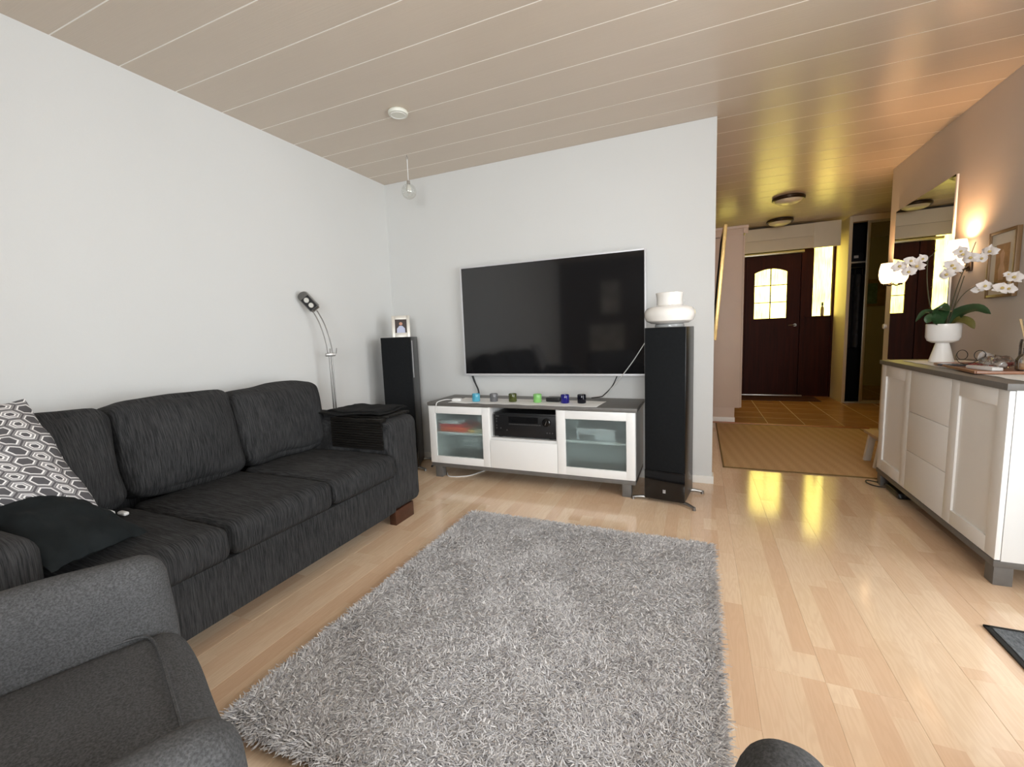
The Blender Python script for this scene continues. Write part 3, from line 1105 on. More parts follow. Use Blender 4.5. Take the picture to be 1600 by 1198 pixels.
# hall ceiling lights
for i, (x, y, lb) in enumerate(((0.89, 5.78, 'round ceiling light with dark rim over the hall, nearer of the two'),
                                (0.98, 6.96, 'round ceiling light with dark rim near the entrance door, farther of the two'))):
    t = thing('ceiling_light', lb, 'ceiling light', (x, y, ZC), group='hall ceiling lights')
    MB().lathe([(0, -0.002), (0.150, -0.002), (0.158, -0.012), (0.158, -0.030), (0.146, -0.038), (0.132, -0.036), (0.132, -0.004)], seg=40).build('rim', 'bronze_dark', t)
    MB().lathe([(0.134, -0.034), (0.120, -0.052), (0.085, -0.068), (0.04, -0.076), (0, -0.078)], seg=40).build('dome', 'plaster_dome', t)

# panel added out of view, standing in for a window the wardrobe mirror reflects
pp = thing('passage_window_stand_in', 'added tan framed blue-green panel standing in for a window reflected in the wardrobe mirror', 'picture', (2.65, 5.262, 1.55))
B(-0.21, 0.21, 0.0, 0.02, -0.2, 0.25, bev=0.004).build('frame', 'picture_tan', pp)
B(-0.10, 0.10, 0.02, 0.023, -0.16, 0.18).build('print', 'window_view_green', pp, smooth=0)

# ------------------------------------------------------------------ ceiling fittings in the living room
sd = thing('smoke_detector', 'round white ceiling disc above the sofa', 'smoke detector', (-1.69, 2.345, ZC))
MB().lathe([(0, -0.001), (0.056, -0.001), (0.060, -0.010), (0.056, -0.022), (0, -0.026)], seg=36).build('housing', 'detector_white', sd)
MB().lathe([(0.040, -0.0235), (0.043, -0.026), (0.046, -0.0235)], seg=36).build('ring', 'trim_white', sd)

pg = thing('pendant_globe', 'small clear glass globe hanging from the ceiling on a thin cord', 'pendant', (-2.035, 2.9, ZC))
MB().tube(spline([(0, 0, -0.0), (0, 0, -0.012), (0.008, 0, -0.022), (0, 0, -0.032), (-0.008, 0, -0.022), (-0.004, 0, -0.014)], 20), 0.0016, 6).build('hook', 'steel', pg)
MB().tube([(0, 0, -0.03), (0.0, 0, -0.19)], 0.0028, 6).build('cord', 'white_cable', pg)
MB().lathe([(0, -0.185), (0.012, -0.186), (0.014, -0.21), (0.010, -0.213), (0, -0.213)], seg=16).build('cap', 'chrome', pg)
gr = 0.056
MB().lathe([(0.010, -0.21)] + [(gr * math.sin(a), -0.264 + gr * math.cos(a)) for a in [0.25 + (PI - 0.25) * i / 20 for i in range(20)]] + [(0, -0.264 - gr)], seg=32).build('globe', 'globe_glass', pg)
MB().lathe([(0, -0.21), (0.012, -0.215), (0.02, -0.245), (0.016, -0.268), (0, -0.276)], seg=16).build('inner_bulb', 'lens_glass', pg)

# ------------------------------------------------------------------ shag rug
RX0, RX1, RY0, RY1 = -1.275, 0.062, 0.735, 2.292
rug = thing('shag_rug', 'thick grey shag rug in the middle of the laminate floor', 'rug', ((RX0 + RX1) / 2, (RY0 + RY1) / 2, 0))
B(RX0, RX1, RY0, RY1, 0.0005, 0.010, bev=0.003).build('backing', 'rug_backing', rug, world=True)


def shag(n):
    lx, ly = RX1 - RX0, RY1 - RY0
    bx = rng.uniform(-lx / 2, lx / 2, n)
    by = rng.uniform(-ly / 2, ly / 2, n)
    # clumps of yarn lean together
    gx, gy = (bx + 9) * 16, (by + 9) * 16
    ang = (np.sin(gx * 1.3 + 2 * np.sin(gy * 0.7)) + np.sin(gy * 1.1 + 2.3 * np.sin(gx * 0.6)) + np.sin((gx + gy) * 0.31)) * 1.6
    ang = ang * 0.55 + rng.normal(0, 1.5, n)
    ln = rng.uniform(0.040, 0.060, n)
    lean = rng.uniform(0.65, 1.15, n)
    ex = np.clip((np.abs(bx) - (lx / 2 - 0.03)) / 0.03, 0, 1)
    ey = np.clip((np.abs(by) - (ly / 2 - 0.03)) / 0.03, 0, 1)
    dx, dy = np.cos(ang), np.sin(ang)
    dx = dx * (1 - 0.7 * ex) + np.sign(bx) * ex * 0.9
    dy = dy * (1 - 0.7 * ey) + np.sign(by) * ey * 0.9
    nn = np.hypot(dx, dy) + 1e-9
    dx, dy = dx / nn, dy / nn
    wd = rng.uniform(0.0012, 0.0021, n)
    sx, sy = -dy, dx
    rows = []
    for t, zf, of in ((0.0, 0.0, 0.0), (0.4, 0.46, 0.16), (0.75, 0.80, 0.48), (1.0, 0.88, 0.86)):
        px = bx + dx * ln * lean * of
        py = by + dy * ln * lean * of
        z = 0.008 + np.minimum(ln, 0.05) * (zf * (1 - 0.42 * lean))
        tw = wd * (1.0 if t < 0.9 else 0.55)
        rows.append((px - sx * tw, py - sy * tw, z))
        rows.append((px + sx * tw, py + sy * tw, z + tw * rng.uniform(-0.6, 0.6, n)))
    V = np.stack([np.stack(r, -1) for r in rows], 1)            # n, 8, 3
    base = (np.arange(n) * 8)[:, None]
    quads = np.concatenate([base + np.array([[0, 1, 3, 2]]), base + np.array([[2, 3, 5, 4]]), base + np.array([[4, 5, 7, 6]])], 1).reshape(-1)
    nf = n * 3
    me = bpy.data.meshes.new('pile')
    me.vertices.add(n * 8)
    me.vertices.foreach_set('co', V.astype(np.float32).ravel())
    me.loops.add(nf * 4)
    me.loops.foreach_set('vertex_index', quads.astype(np.int32))
    me.polygons.add(nf)
    me.polygons.foreach_set('loop_start', np.arange(0, nf * 4, 4, dtype=np.int32))
    me.polygons.foreach_set('loop_total', np.full(nf, 4, dtype=np.int32))
    me.polygons.foreach_set('use_smooth', np.ones(nf, dtype=bool))
    me.update(calc_edges=True)
    at = me.attributes.new('shade', 'FLOAT', 'POINT')
    at.data.foreach_set('value', np.repeat(np.clip(rng.beta(2.2, 2.0, n), 0, 1), 8).astype(np.float32))
    me.materials.append(M['shag_yarn'])
    o = bpy.data.objects.new('pile', me)
    COL.objects.link(o)
    o.parent = rug
    o['kind'] = 'stuff'


shag(210000)

# ------------------------------------------------------------------ sofa
sf = thing('sofa', 'black chenille three-seat sofa along the left wall', 'sofa', (-2.1, 1.27, 0))


def soft(name, mat, parent, x0, x1, y0, y1, z0, z1, r, puff=(0, 0, 0), n=14, wr=0.0, ws=6.0, seed=0.0, rot=None):
    bm = softbox(x1 - x0, y1 - y0, z1 - z0, r, puff, n, wr, ws, seed)
    m = Matrix.Translation(((x0 + x1) / 2, (y0 + y1) / 2, (z0 + z1) / 2))
    if rot is not None:
        m = m @ rot
    return MB().bm(bm, m).build(name, mat, parent, world=True, smooth=50)


soft('base_frame', 'sofa_chenille', sf, -2.57, -1.652, 0.40, 2.03, 0.088, 0.312, 0.012, n=6)
soft('backrest_frame', 'sofa_chenille', sf, -2.575, -2.42, 0.30, 2.26, 0.088, 0.70, 0.03, n=8)
soft('armrest', 'sofa_chenille', sf, -2.57, -1.648, 2.022, 2.292, 0.088, 0.648, 0.055, (0.006, 0.004, 0.006), n=14, wr=0.004, seed=2)
soft('armrest', 'sofa_chenille', sf, -2.57, -1.648, 0.277, 0.546, 0.088, 0.630, 0.055, (0.006, 0.004, 0.006), n=14, wr=0.004, seed=5)
for i, (a, b) in enumerate(((0.549, 1.028), (1.030, 1.540), (1.542, 2.020))):
    soft('seat_cushion', 'sofa_chenille', sf, -2.30, -1.615, a, b, 0.314, 0.452, 0.042, (0.008, 0.0, 0.014), n=18, wr=0.006, ws=7, seed=3 + i * 4.7)
lean = Matrix.Rotation(math.radians(-11), 4, 'Y')
for i, (a, b, zt) in enumerate(((0.52, 1.005, 0.872), (1.005, 1.525, 0.886), (1.528, 2.085, 0.868))):
    soft('back_cushion', 'sofa_chenille', sf, -2.435, -2.215, a, b, 0.455 if i < 2 else 0.46, zt, 0.055, (0.055, 0.0, 0.018), n=20, wr=0.018, ws=5.5, seed=11 + i * 6.1, rot=lean)
for y0, y1 in ((2.035, 2.215), (0.33, 0.51)):
    for x0, x1 in ((-1.715, -1.668), (-2.55, -2.50)):
        B(x0, x1, y0, y1, 0.0, 0.09, bev=0.003).build('leg', 'dark_brown_wood', sf, world=True)

# slatted wooden tray folded over the arm, with a folded cloth on it
tr = thing('armrest_tray', 'black slatted wooden tray draped over the far sofa arm', 'tray', (-1.9, 2.15, 0.66))
for i in range(11):
    B(-2.09, -1.70, 2.000, 2.012, 0.472 + i * 0.0145, 0.4850 + i * 0.0145, bev=0.0015).build('slat', 'black_ash_slat', tr, world=True)
B(-2.09, -1.70, 1.998, 2.05, 0.633, 0.658, bev=0.006).build('edge_moulding', 'black_ash_slat', tr, world=True)
for i in range(8):
    B(-2.09, -1.70, 2.052 + i * 0.0285, 2.078 + i * 0.0285, 0.653, 0.664, bev=0.0015).build('slat', 'black_ash_slat', tr, world=True)
fc = thing('folded_cloth', 'black folded cloth lying on the slatted arm tray', 'cloth', (-1.98, 2.17, 0.665))
bm = softbox(0.46, 0.31, 0.010, 0.0045, (0, 0, 0.003), 20, 0.010, 11, 3)
MB().bm(bm, Matrix.Translation((0, 0, 0.010)) @ Matrix.Rotation(0.10, 4, 'Z')).build('lower_fold', 'folded_cloth', fc)
bm = softbox(0.40, 0.26, 0.009, 0.004, (0, 0, 0.003), 20, 0.010, 11, 3.2)
MB().bm(bm, Matrix.Translation((0.015, 0.012, 0.021)) @ Matrix.Rotation(0.04, 4, 'Z')).build('upper_fold', 'folded_cloth', fc)

# throw pillows
def pillow_on(corners, thick, nu, wr, seed, pinch, name, mat, parent):
    """pillow spread over four corners (near-bottom, far-bottom, far-top, near-top)"""
    pm = pillow(2.0, 2.0, 1.0, nu, 0.0, seed, pinch)
    c = [Vector(p) for p in corners]
    out = []
    for (x, y, z) in pm.v:
        a, b = (x + 1) / 2, (y + 1) / 2
        p = c[0].lerp(c[1], a).lerp(c[3].lerp(c[2], a), b)
        du = (c[1] - c[0]).lerp(c[2] - c[3], b)
        dv = (c[3] - c[0]).lerp(c[2] - c[1], a)
        nr = du.cross(dv).normalized()
        q = p + nr * z * thick
        nv = noise.noise_vector(q * 13 + Vector((seed, 0, 0)))
        nw = noise.noise(Vector((q.x * 10, q.y * 40 + seed, q.z * 12)))
        out.append(tuple(q + nv * wr + nr * nw * wr * 0.6))
    pm.v = out
    return pm.build(name, mat, parent, world=True, smooth=60)


hp = thing('patterned_pillow', 'grey throw pillow with white hexagon print leaning on the sofa back', 'pillow', (-2.08, 0.62, 0.46))
pillow_on(((-2.06, 0.46, 0.68), (-1.99, 0.825, 0.525), (-2.215, 0.742, 0.960), (-2.225, 0.34, 0.945)), 0.12, 44, 0.008, 2.0, 0.03, 'cover', 'hexagon_print', hp)
bp = thing('black_pillow', 'plain black throw pillow slumped on the sofa seat against the near arm', 'pillow', (-1.95, 0.66, 0.46))
pillow_on(((-1.655, 0.545, 0.520), (-1.76, 0.835, 0.490), (-2.30, 0.745, 0.655), (-2.26, 0.535, 0.68)), 0.11, 36, 0.010, 9.0, 0.04, 'cover', 'black_cotton', bp)
ec = thing('white_charger', 'small white charger lying between the two throw pillows', 'charger', (-2.145, 0.885, 0.468))
MB().bm(softbox(0.06, 0.045, 0.022, 0.010, (0, 0, 0.002), 6), Matrix.Translation((0, 0, 0.014))).build('plug_body', 'white_lacquer', ec)
MB().bm(softbox(0.05, 0.02, 0.014, 0.006, (0, 0, 0.001), 5), Matrix.Translation((0.05, 0.035, 0.010))).build('connector', 'white_lacquer', ec)

# ------------------------------------------------------------------ armchair and footstool
ac = thing('armchair', 'charcoal woven armchair in the near left corner', 'armchair', (-1.03, 0.172, 0), math.radians(-22))


def lsoft(name, mat, parent, x0, x1, y0, y1, z0, z1, r, puff=(0, 0, 0), n=14, wr=0.0, ws=6.0, seed=0.0, rot=None):
    m = Matrix.Translation(((x0 + x1) / 2, (y0 + y1) / 2, (z0 + z1) / 2))
    if rot is not None:
        m = m @ rot
    return MB().bm(softbox(x1 - x0, y1 - y0, z1 - z0, r, puff, n, wr, ws, seed), m).build(name, mat, parent, smooth=50)


lsoft('seat_frame', 'chair_weave', ac, -0.36, 0.28, -0.40, 0.32, 0.14, 0.30, 0.03, n=8)
lsoft('seat_cushion', 'chair_weave', ac, -0.345, 0.265, -0.36, 0.345, 0.29, 0.435, 0.05, (0.0, 0.012, 0.012), n=20, wr=0.006, seed=4)
MB().tube(spline([(-0.335, 0.16, 0.434), (-0.325, 0.25, 0.438), (-0.27, 0.285, 0.441), (-0.05, 0.29, 0.447), (0.18, 0.285, 0.441), (0.24, 0.25, 0.437)], 40), 0.0035, 6).build('seat_seam', 'chair_weave', ac)
lsoft('armrest', 'chair_weave', ac, -0.455, -0.335, -0.42, 0.335, 0.12, 0.605, 0.055, (0.008, 0.010, 0.012), n=18, wr=0.005, seed=7)
lsoft('armrest', 'chair_weave', ac, 0.255, 0.375, -0.42, 0.335, 0.12, 0.605, 0.055, (0.008, 0.010, 0.012), n=18, wr=0.005, seed=9)
lsoft('backrest', 'chair_weave', ac, -0.40, 0.32, -0.56, -0.36, 0.14, 0.80, 0.07, (0.0, 0.03, 0.01), n=14, wr=0.006, seed=12, rot=Matrix.Rotation(math.radians(8), 4, 'X'))
for x in (-0.38, 0.30):
    for y in (-0.42, 0.26):
        MB().tube([(x, y, 0.0), (x, y, 0.16)], [0.016, 0.022], 10).build('leg', 'dark_brown_wood', ac)

ac2 = copy_tree(ac)
ac2.location = (0.462, 0.232, 0)
ac2.rotation_euler = (0, 0, math.radians(-8))
tag(ac2, 'second charcoal armchair, only one arm tip showing at the bottom edge beside the rug', 'armchair')
for o_ in (ac, ac2):
    o_['group'] = 'matching charcoal armchairs'

# ------------------------------------------------------------------ floor lamp
fl_ = thing('floor_lamp', 'brushed steel reading lamp with curved twin arms behind the sofa', 'floor lamp', (-2.45, 2.40, 0))
MB().lathe([(0, 0), (0.105, 0), (0.108, 0.006), (0.104, 0.014), (0.03, 0.02), (0, 0.02)], (0, 0, 0), 36).build('base', 'steel', fl_)
for dxy in (-0.008, 0.008):
    MB().tube([(dxy * 0.75, dxy * 0.66, 0.015), (dxy * 0.75, dxy * 0.66, 1.035)], 0.0055, 10).build('pole', 'steel', fl_)
cl_ = MB().box(-0.034, 0.034, -0.013, 0.013, 1.012, 1.036, bev=0.006).xf(Matrix.Rotation(math.radians(40), 4, 'Z')).build('clamp', 'steel', fl_)
MB().tube([(0.03, 0.026, 1.03), (0.034, 0.029, 1.07)], 0.003, 8).build('screw', 'steel', cl_)
MB().tube([(0.0, 0.0, 1.03), (0.0, 0.0, 1.068)], 0.004, 8).build('screw', 'steel', cl_)
# twin arms curve up and away to the left in the plane of the lamp (direction d)
d = Vector((-0.70, -0.72, 0)).normalized()
for off in (-0.016, 0.016):
    pts = []
    for (s, z) in ((0.0, 1.035), (0.006, 1.10), (0.020, 1.18), (0.042, 1.26), (0.072, 1.33), (0.082, 1.347)):
        p = d * (s - off) + Vector((0.0, 0.0, z - (0.006 if off > 0 else 0)))
        pts.append(p)
    MB().tube(spline(pts, 20), 0.0042, 8).build('arm', 'steel', fl_)
hm = Matrix.Translation(d * 0.118 + Vector((0, 0, 1.408)))
# head: flat lozenge with rounded far end, tipped down towards the room
ax_l = (d * 0.62 + Vector((0, 0, 0.79))).normalized()
ax_n = Vector((0.62, -0.62, -0.48))
ax_n = (ax_n - ax_l * ax_n.dot(ax_l)).normalized()
ax_w = ax_n.cross(ax_l)
hb = Matrix((ax_w.to_4d(), ax_l.to_4d(), ax_n.to_4d(), (0, 0, 0, 1))).transposed()
hb = hm @ Matrix(((ax_w.x, ax_l.x, ax_n.x, 0), (ax_w.y, ax_l.y, ax_n.y, 0), (ax_w.z, ax_l.z, ax_n.z, 0), (0, 0, 0, 1)))
poly = [(-0.036, -0.068), (0.036, -0.068), (0.036, 0.045)] + [(0.036 * math.cos(a), 0.045 + 0.026 * math.sin(a)) for a in [PI * i / 10 for i in range(1, 10)]] + [(-0.036, 0.045)]
head = MB().prism(poly, 2, -0.014, 0.010).xf(hb).build('lamp_head', 'steel', fl_, smooth=30)
MB().prism([(-0.031, -0.063), (0.031, -0.063), (0.031, 0.030), (-0.031, 0.030)], 2, 0.008, 0.0112).xf(hb).build('face_plate', 'black_matt', head, smooth=0)
for yy in (-0.036, 0.008):
    MB().lathe([(0.017, 0.009), (0.020, 0.013), (0.017, 0.013)], (0, yy, 0), 20).xf(hb).build('spot_ring', 'chrome', head)
    MB().lathe([(0, 0.0105), (0.017, 0.0105), (0.017, 0.012), (0, 0.0128)], (0, yy, 0), 20).xf(hb).build('spot_lens', 'lens_glass', head)
MB().tube([tuple(hb @ Vector((-0.03, -0.074, 0))), tuple(hb @ Vector((0.03, -0.074, 0)))], 0.008, 10).build('hinge', 'steel', fl_)


# ------------------------------------------------------------------ loudspeakers
def speaker(loc, rz, label, sides):
    t = thing('tower_speaker', label, 'loudspeaker', loc, rz, group='tower loudspeakers')
    w, dp, h = 0.25, 0.30, 1.13
    B(0, w, 0.012, dp, 0.022, h, bev=0.004).build('cabinet', 'black_lacquer', t)
    B(0.004, w - 0.004, 0.0, 0.012, 0.215, h - 0.004, bev=0.003).build('grille', 'black_cloth_grille', t)
    B(0.0, w, 0.002, 0.012, 0.022, 0.213, bev=0.003).build('lower_baffle', 'black_gloss', t)
    em = MB().box(0.117, 0.133, 0.0, 0.002, 0.070, 0.074).box(0.117, 0.133, 0.0, 0.002, 0.078, 0.082).box(0.117, 0.133, 0.0, 0.002, 0.086, 0.090).box(0.117, 0.120, 0.0, 0.002, 0.070, 0.092).box(0.130, 0.133, 0.0, 0.002, 0.074, 0.092)
    em.build('emblem', 'silver_plastic', t, smooth=0)
    for (px, py, qx, qy) in ((0.03, 0.03, -0.075, 0.005), (w - 0.03, 0.03, w + 0.06, -0.03), (w - 0.03, dp - 0.03, w + 0.065, dp - 0.01), (0.03, dp - 0.03, -0.05, dp - 0.02)):
        a = Vector((px, py, 0.018))
        b = Vector((qx, qy, 0.014))
        MB().tube([a, a.lerp(b, 0.5) + Vector((0, 0, 0.004)), b], [0.012, 0.011, 0.009], 8).build('outrigger_foot', 'steel', t)
        MB().tube([(qx, qy, 0.0), (qx, qy, 0.02)], [0.012, 0.009], 10).build('spike_pad', 'steel', t)
    return t


sL = speaker((-2.41, 2.90, 0), math.radians(25), 'black tower loudspeaker in the corner with a photo frame on top', 0)
sR = speaker((-0.317, 2.88, 0), math.radians(-8), 'black tower loudspeaker right of the television with a white vase on top', 0)
# narrow aluminium-edged strip on the side of the corner loudspeaker
B(0.25, 0.2515, 0.03, 0.05, 0.79, 1.10).build('side_strip', 'silver_plastic', sL, smooth=0)

# photo frame
pf = thing('photo_frame', 'small ivory photo frame showing a person in a light shirt', 'photo frame', (-2.312, 3.055, 1.1305), math.radians(32))
rx = Matrix.Rotation(math.radians(-10), 4, 'X')
g = MB().box(-0.075, -0.048, 0, 0.012, 0.0, 0.185, bev=0.003).box(0.048, 0.075, 0, 0.012, 0.0, 0.185, bev=0.003).box(-0.048, 0.048, 0, 0.012, 0.0, 0.038, bev=0.003).box(-0.048, 0.048, 0, 0.012, 0.152, 0.185, bev=0.003)
g.xf(rx).build('frame', 'frame_ivory', pf)
B(-0.05, 0.05, 0.006, 0.009, 0.036, 0.154).xf(rx).build('photo', 'photo_dark', pf, smooth=0)
MB().prism([(-0.035, 0.038), (0.035, 0.038), (0.033, 0.075), (0.012, 0.098), (-0.012, 0.098), (-0.033, 0.075)], 1, 0.0045, 0.006).xf(rx).build('printed_shirt', 'photo_shirt', pf, smooth=0)
MB().lathe([(0, 0), (0.014, 0), (0.014, 0.0015), (0, 0.0015)], (0, 0.006, 0.116), 16, 'y').xf(rx).build('printed_face', 'skin', pf, smooth=0)
MB().prism([(0.034, 0.125), (0.038, 0.127), (0.072, 0.001), (0.068, 0.0)], 0, -0.02, 0.02).build('easel_back', 'frame_ivory', pf, smooth=0)

# white vase
va = thing('glass_vase', 'wide white glass vase standing on the right loudspeaker', 'vase', (-0.172, 3.0, 1.1305))
MB().lathe([(0.075, 0.020), (0.115, 0.024), (0.142, 0.040), (0.153, 0.065), (0.155, 0.085), (0.150, 0.105), (0.137, 0.122), (0.115, 0.130), (0.088, 0.133), (0.079, 0.140),
            (0.078, 0.170), (0.082, 0.206), (0.084, 0.215), (0.080, 0.217), (0.074, 0.210), (0.070, 0.16), (0.07, 0.14), (0.0, 0.13)], seg=56).build('body', 'vase_glass_white', va)
MB().lathe([(0, 0.0), (0.088, 0.0), (0.09, 0.006), (0.087, 0.018), (0.075, 0.022), (0, 0.022)], seg=48).build('foot', 'foot_glass_grey', va)
MB().lathe([(0, 0), (0.006, 0.0), (0.006, 0.005), (0, 0.006)], (0.083, -0.03, 0.158), 10, 'x').build('round_sticker', 'silver_plastic', va)

# ------------------------------------------------------------------ television
YT = YB - 0.055
tv = thing('television', 'large black flat television with silver frame on the white wall', 'television', (-1.1, YB, 0.75))
tx0, tx1, tz0, tz1 = -1.850, -0.347, 0.780, 1.690
B(tx0 + 0.02, tx1 - 0.02, YT + 0.018, YB - 0.018, tz0 + 0.03, tz1 - 0.03, bev=0.01).build('rear_housing', 'black_satin', tv, world=True)
B(tx0 + 0.3, tx1 - 0.3, YB - 0.02, YB - 0.0005, tz0 + 0.2, tz1 - 0.2).build('wall_mount', 'black_matt', tv, world=True, smooth=0)
f = MB().box(tx0, tx0 + 0.012, YT - 0.004, YT + 0.02, tz0, tz1, bev=0.002).box(tx1 - 0.012, tx1, YT - 0.004, YT + 0.02, tz0, tz1, bev=0.002)
f.box(tx0 + 0.012, tx1 - 0.012, YT - 0.004, YT + 0.02, tz1 - 0.012, tz1, bev=0.002).box(tx0 + 0.012, tx1 - 0.012, YT - 0.004, YT + 0.02, tz0, tz0 + 0.018, bev=0.002)
f.build('frame', 'silver_plastic', tv, world=True)
B(tx0 + 0.012, tx1 - 0.012, YT, YT + 0.018, tz0 + 0.018, tz1 - 0.012).build('screen', 'screen_glass', tv, world=True, smooth=0)


def cable(name, pts, r, mat, label, n=24, parts=None):
    o = MB().tube(spline(pts, n), r, 7).build(name, mat)
    tag(o, label, 'cable')
    return o


cable('black_cable', [(-1.80, YB - 0.02, 0.80), (-1.77, YB - 0.02, 0.71), (-1.745, YB - 0.025, 0.66), (-1.735, YB - 0.03, 0.615)], 0.005, 'black_cable', 'black power cable hanging below the left end of the television')
cable('black_cable', [(-1.815, YB - 0.013, 0.80), (-1.79, YB - 0.013, 0.73), (-1.757, YB - 0.013, 0.66), (-1.748, YB - 0.016, 0.615)], 0.004, 'black_cable', 'second thin black cable beside the power cable below the television')
cable('black_cable', [(-0.553, YB - 0.02, 0.80), (-0.60, YB - 0.02, 0.70), (-0.66, YB - 0.03, 0.635), (-0.68, YB - 0.05, 0.622), (-0.74, YB - 0.11, 0.620)], 0.004, 'black_cable', 'black cable below the right end of the television')
cable('white_cable', [(-0.335, 3.285, 1.055), (-0.37, 3.275, 1.00), (-0.44, 3.272, 0.89), (-0.53, 3.28, 0.77), (-0.62, 3.315, 0.665), (-0.65, 3.32, 0.615)], 0.0032, 'white_cable', 'thin white cable crossing the lower right corner of the television')
cable('black_cable', [(-0.33, 3.30, 0.62), (-0.345, 3.29, 0.54), (-0.33, 3.28, 0.50), (-0.35, 3.28, 0.44), (-0.33, 3.29, 0.40), (-0.35, 3.28, 0.28), (-0.34, 3.28, 0.15), (-0.31, 3.29, 0.01)], 0.0035, 'black_cable', 'black speaker wire hanging between media cabinet and right loudspeaker', 40)

# ------------------------------------------------------------------ media cabinet
mc = thing('media_cabinet', 'white media cabinet with grey top and frosted glass doors under the television', 'cabinet', (-1.18, 3.1, 0))
cx0, cx1, cy0, cy1 = -1.975, -0.375, 2.90, 3.325
s1, s2 = -1.442, -0.911
B(cx0 - 0.008, cx1 + 0.012, cy0 - 0.008, cy1, 0.584, 0.609, bev=0.003).build('top', 'grey_stain', mc, world=True)
B(cx0, cx1, cy0, cy1, 0.088, 0.118, bev=0.003).build('plinth', 'grey_stain', mc, world=True)
for x in (cx0 + 0.03, cx1 - 0.09):
    for y in (cy0 + 0.005, cy1 - 0.065):
        B(x, x + 0.06, y, y + 0.06, 0.0, 0.088, bev=0.003).build('leg', 'grey_stain', mc, world=True)
body = MB().box(cx0, cx0 + 0.018, cy0 + 0.02, cy1, 0.118, 0.584).box(cx1 - 0.018, cx1, cy0 + 0.02, cy1, 0.118, 0.584)
body.box(s1 - 0.009, s1 + 0.009, cy0 + 0.004, cy1, 0.118, 0.584).box(s2 - 0.009, s2 + 0.009, cy0 + 0.004, cy1, 0.118, 0.584)
body.box(cx0 + 0.018, cx1 - 0.018, cy1 - 0.012, cy1, 0.118, 0.584)
body.build('carcass', 'white_lacquer', mc, world=True, smooth=0)
for a, b in ((cx0 + 0.018, s1 - 0.009), (s2 + 0.009, cx1 - 0.018)):
    B(a, b, cy0 + 0.045, cy1 - 0.012, 0.345, 0.362).build('shelf', 'cabinet_inside', mc, world=True, smooth=0)
B(s1 + 0.009, s2 - 0.009, cy0 + 0.004, cy1 - 0.012, 0.337, 0.355).build('middle_shelf', 'white_lacquer', mc, world=True, smooth=0)
B(s1 + 0.002, s2 - 0.002, cy0 - 0.006, cy0 + 0.012, 0.121, 0.336, bev=0.002).build('drawer_front', 'white_front', mc, world=True)


def glass_door(a, b):
    fz0, fz1, w = 0.121, 0.581, 0.058
    y0, y1 = cy0 - 0.006, cy0 + 0.014
    d = MB().box(a, a + w, y0, y1, fz0, fz1, bev=0.002).box(b - w, b, y0, y1, fz0, fz1, bev=0.002)
    d.box(a + w - 0.002, b - w + 0.002, y0, y1, fz0, fz0 + w, bev=0.002).box(a + w - 0.002, b - w + 0.002, y0, y1, fz1 - w, fz1, bev=0.002)
    o = d.build('door', 'white_front', mc, world=True)
    MB().add([(a + w, y0 + 0.012, fz0 + w), (b - w, y0 + 0.012, fz0 + w), (b - w, y0 + 0.012, fz1 - w), (a + w, y0 + 0.012, fz1 - w)], [(0, 1, 2, 3)]).build('pane', 'frosted_glass', o, world=True, smooth=0)


glass_door(cx0 + 0.001, s1 - 0.002)
glass_door(s2 + 0.002, cx1 - 0.001)

# things behind the frosted doors
inside = [('game_box', 'orange_carton', -1.915, -1.68, 2.955, 3.15, 0.363, 0.400, 'orange box lying on the shelf behind the left frosted door, red one on it'),
          ('game_box', 'yellow_carton', -1.665, -1.62, 2.955, 3.15, 0.363, 0.388, 'small ochre box beside the orange box behind the left frosted door'),
          ('game_box', 'red_carton', -1.915, -1.72, 2.955, 3.15, 0.4005, 0.425, 'red box in the middle of the pile behind the left frosted door'),
          ('game_box', 'pale_carton', -1.91, -1.75, 2.955, 3.15, 0.4255, 0.455, 'pale box on the top of the pile behind the left frosted door'),
          ('game_box', 'beige_carton', -1.61, -1.48, 2.96, 3.15, 0.363, 0.395, 'beige box at the shelf end behind the left frosted door'),
          ('storage_box', 'pale_carton', -0.79, -0.52, 2.98, 3.2, 0.363, 0.445, 'wide pale box on the shelf behind the right frosted door'),
          ('disc_player', 'grey_carton', -0.76, -0.66, 2.952, 2.975, 0.363, 0.400, 'small grey device in front of the pale box behind the right frosted door')]
for nm, mt_, x0, x1, y0, y1, z0, z1, lb in inside:
    t = thing(nm, lb, 'box', ((x0 + x1) / 2, (y0 + y1) / 2, z0), group='things behind the frosted glass')
    B(x0, x1, y0, y1, z0, z0 + (z1 - z0) * 0.7, bev=0.001).build('box_base', mt_, t, world=True)
    B(x0 - 0.001, x1 + 0.001, y0 - 0.001, y1 + 0.001, z0 + (z1 - z0) * 0.62, z1, bev=0.001).build('box_lid', mt_, t, world=True)

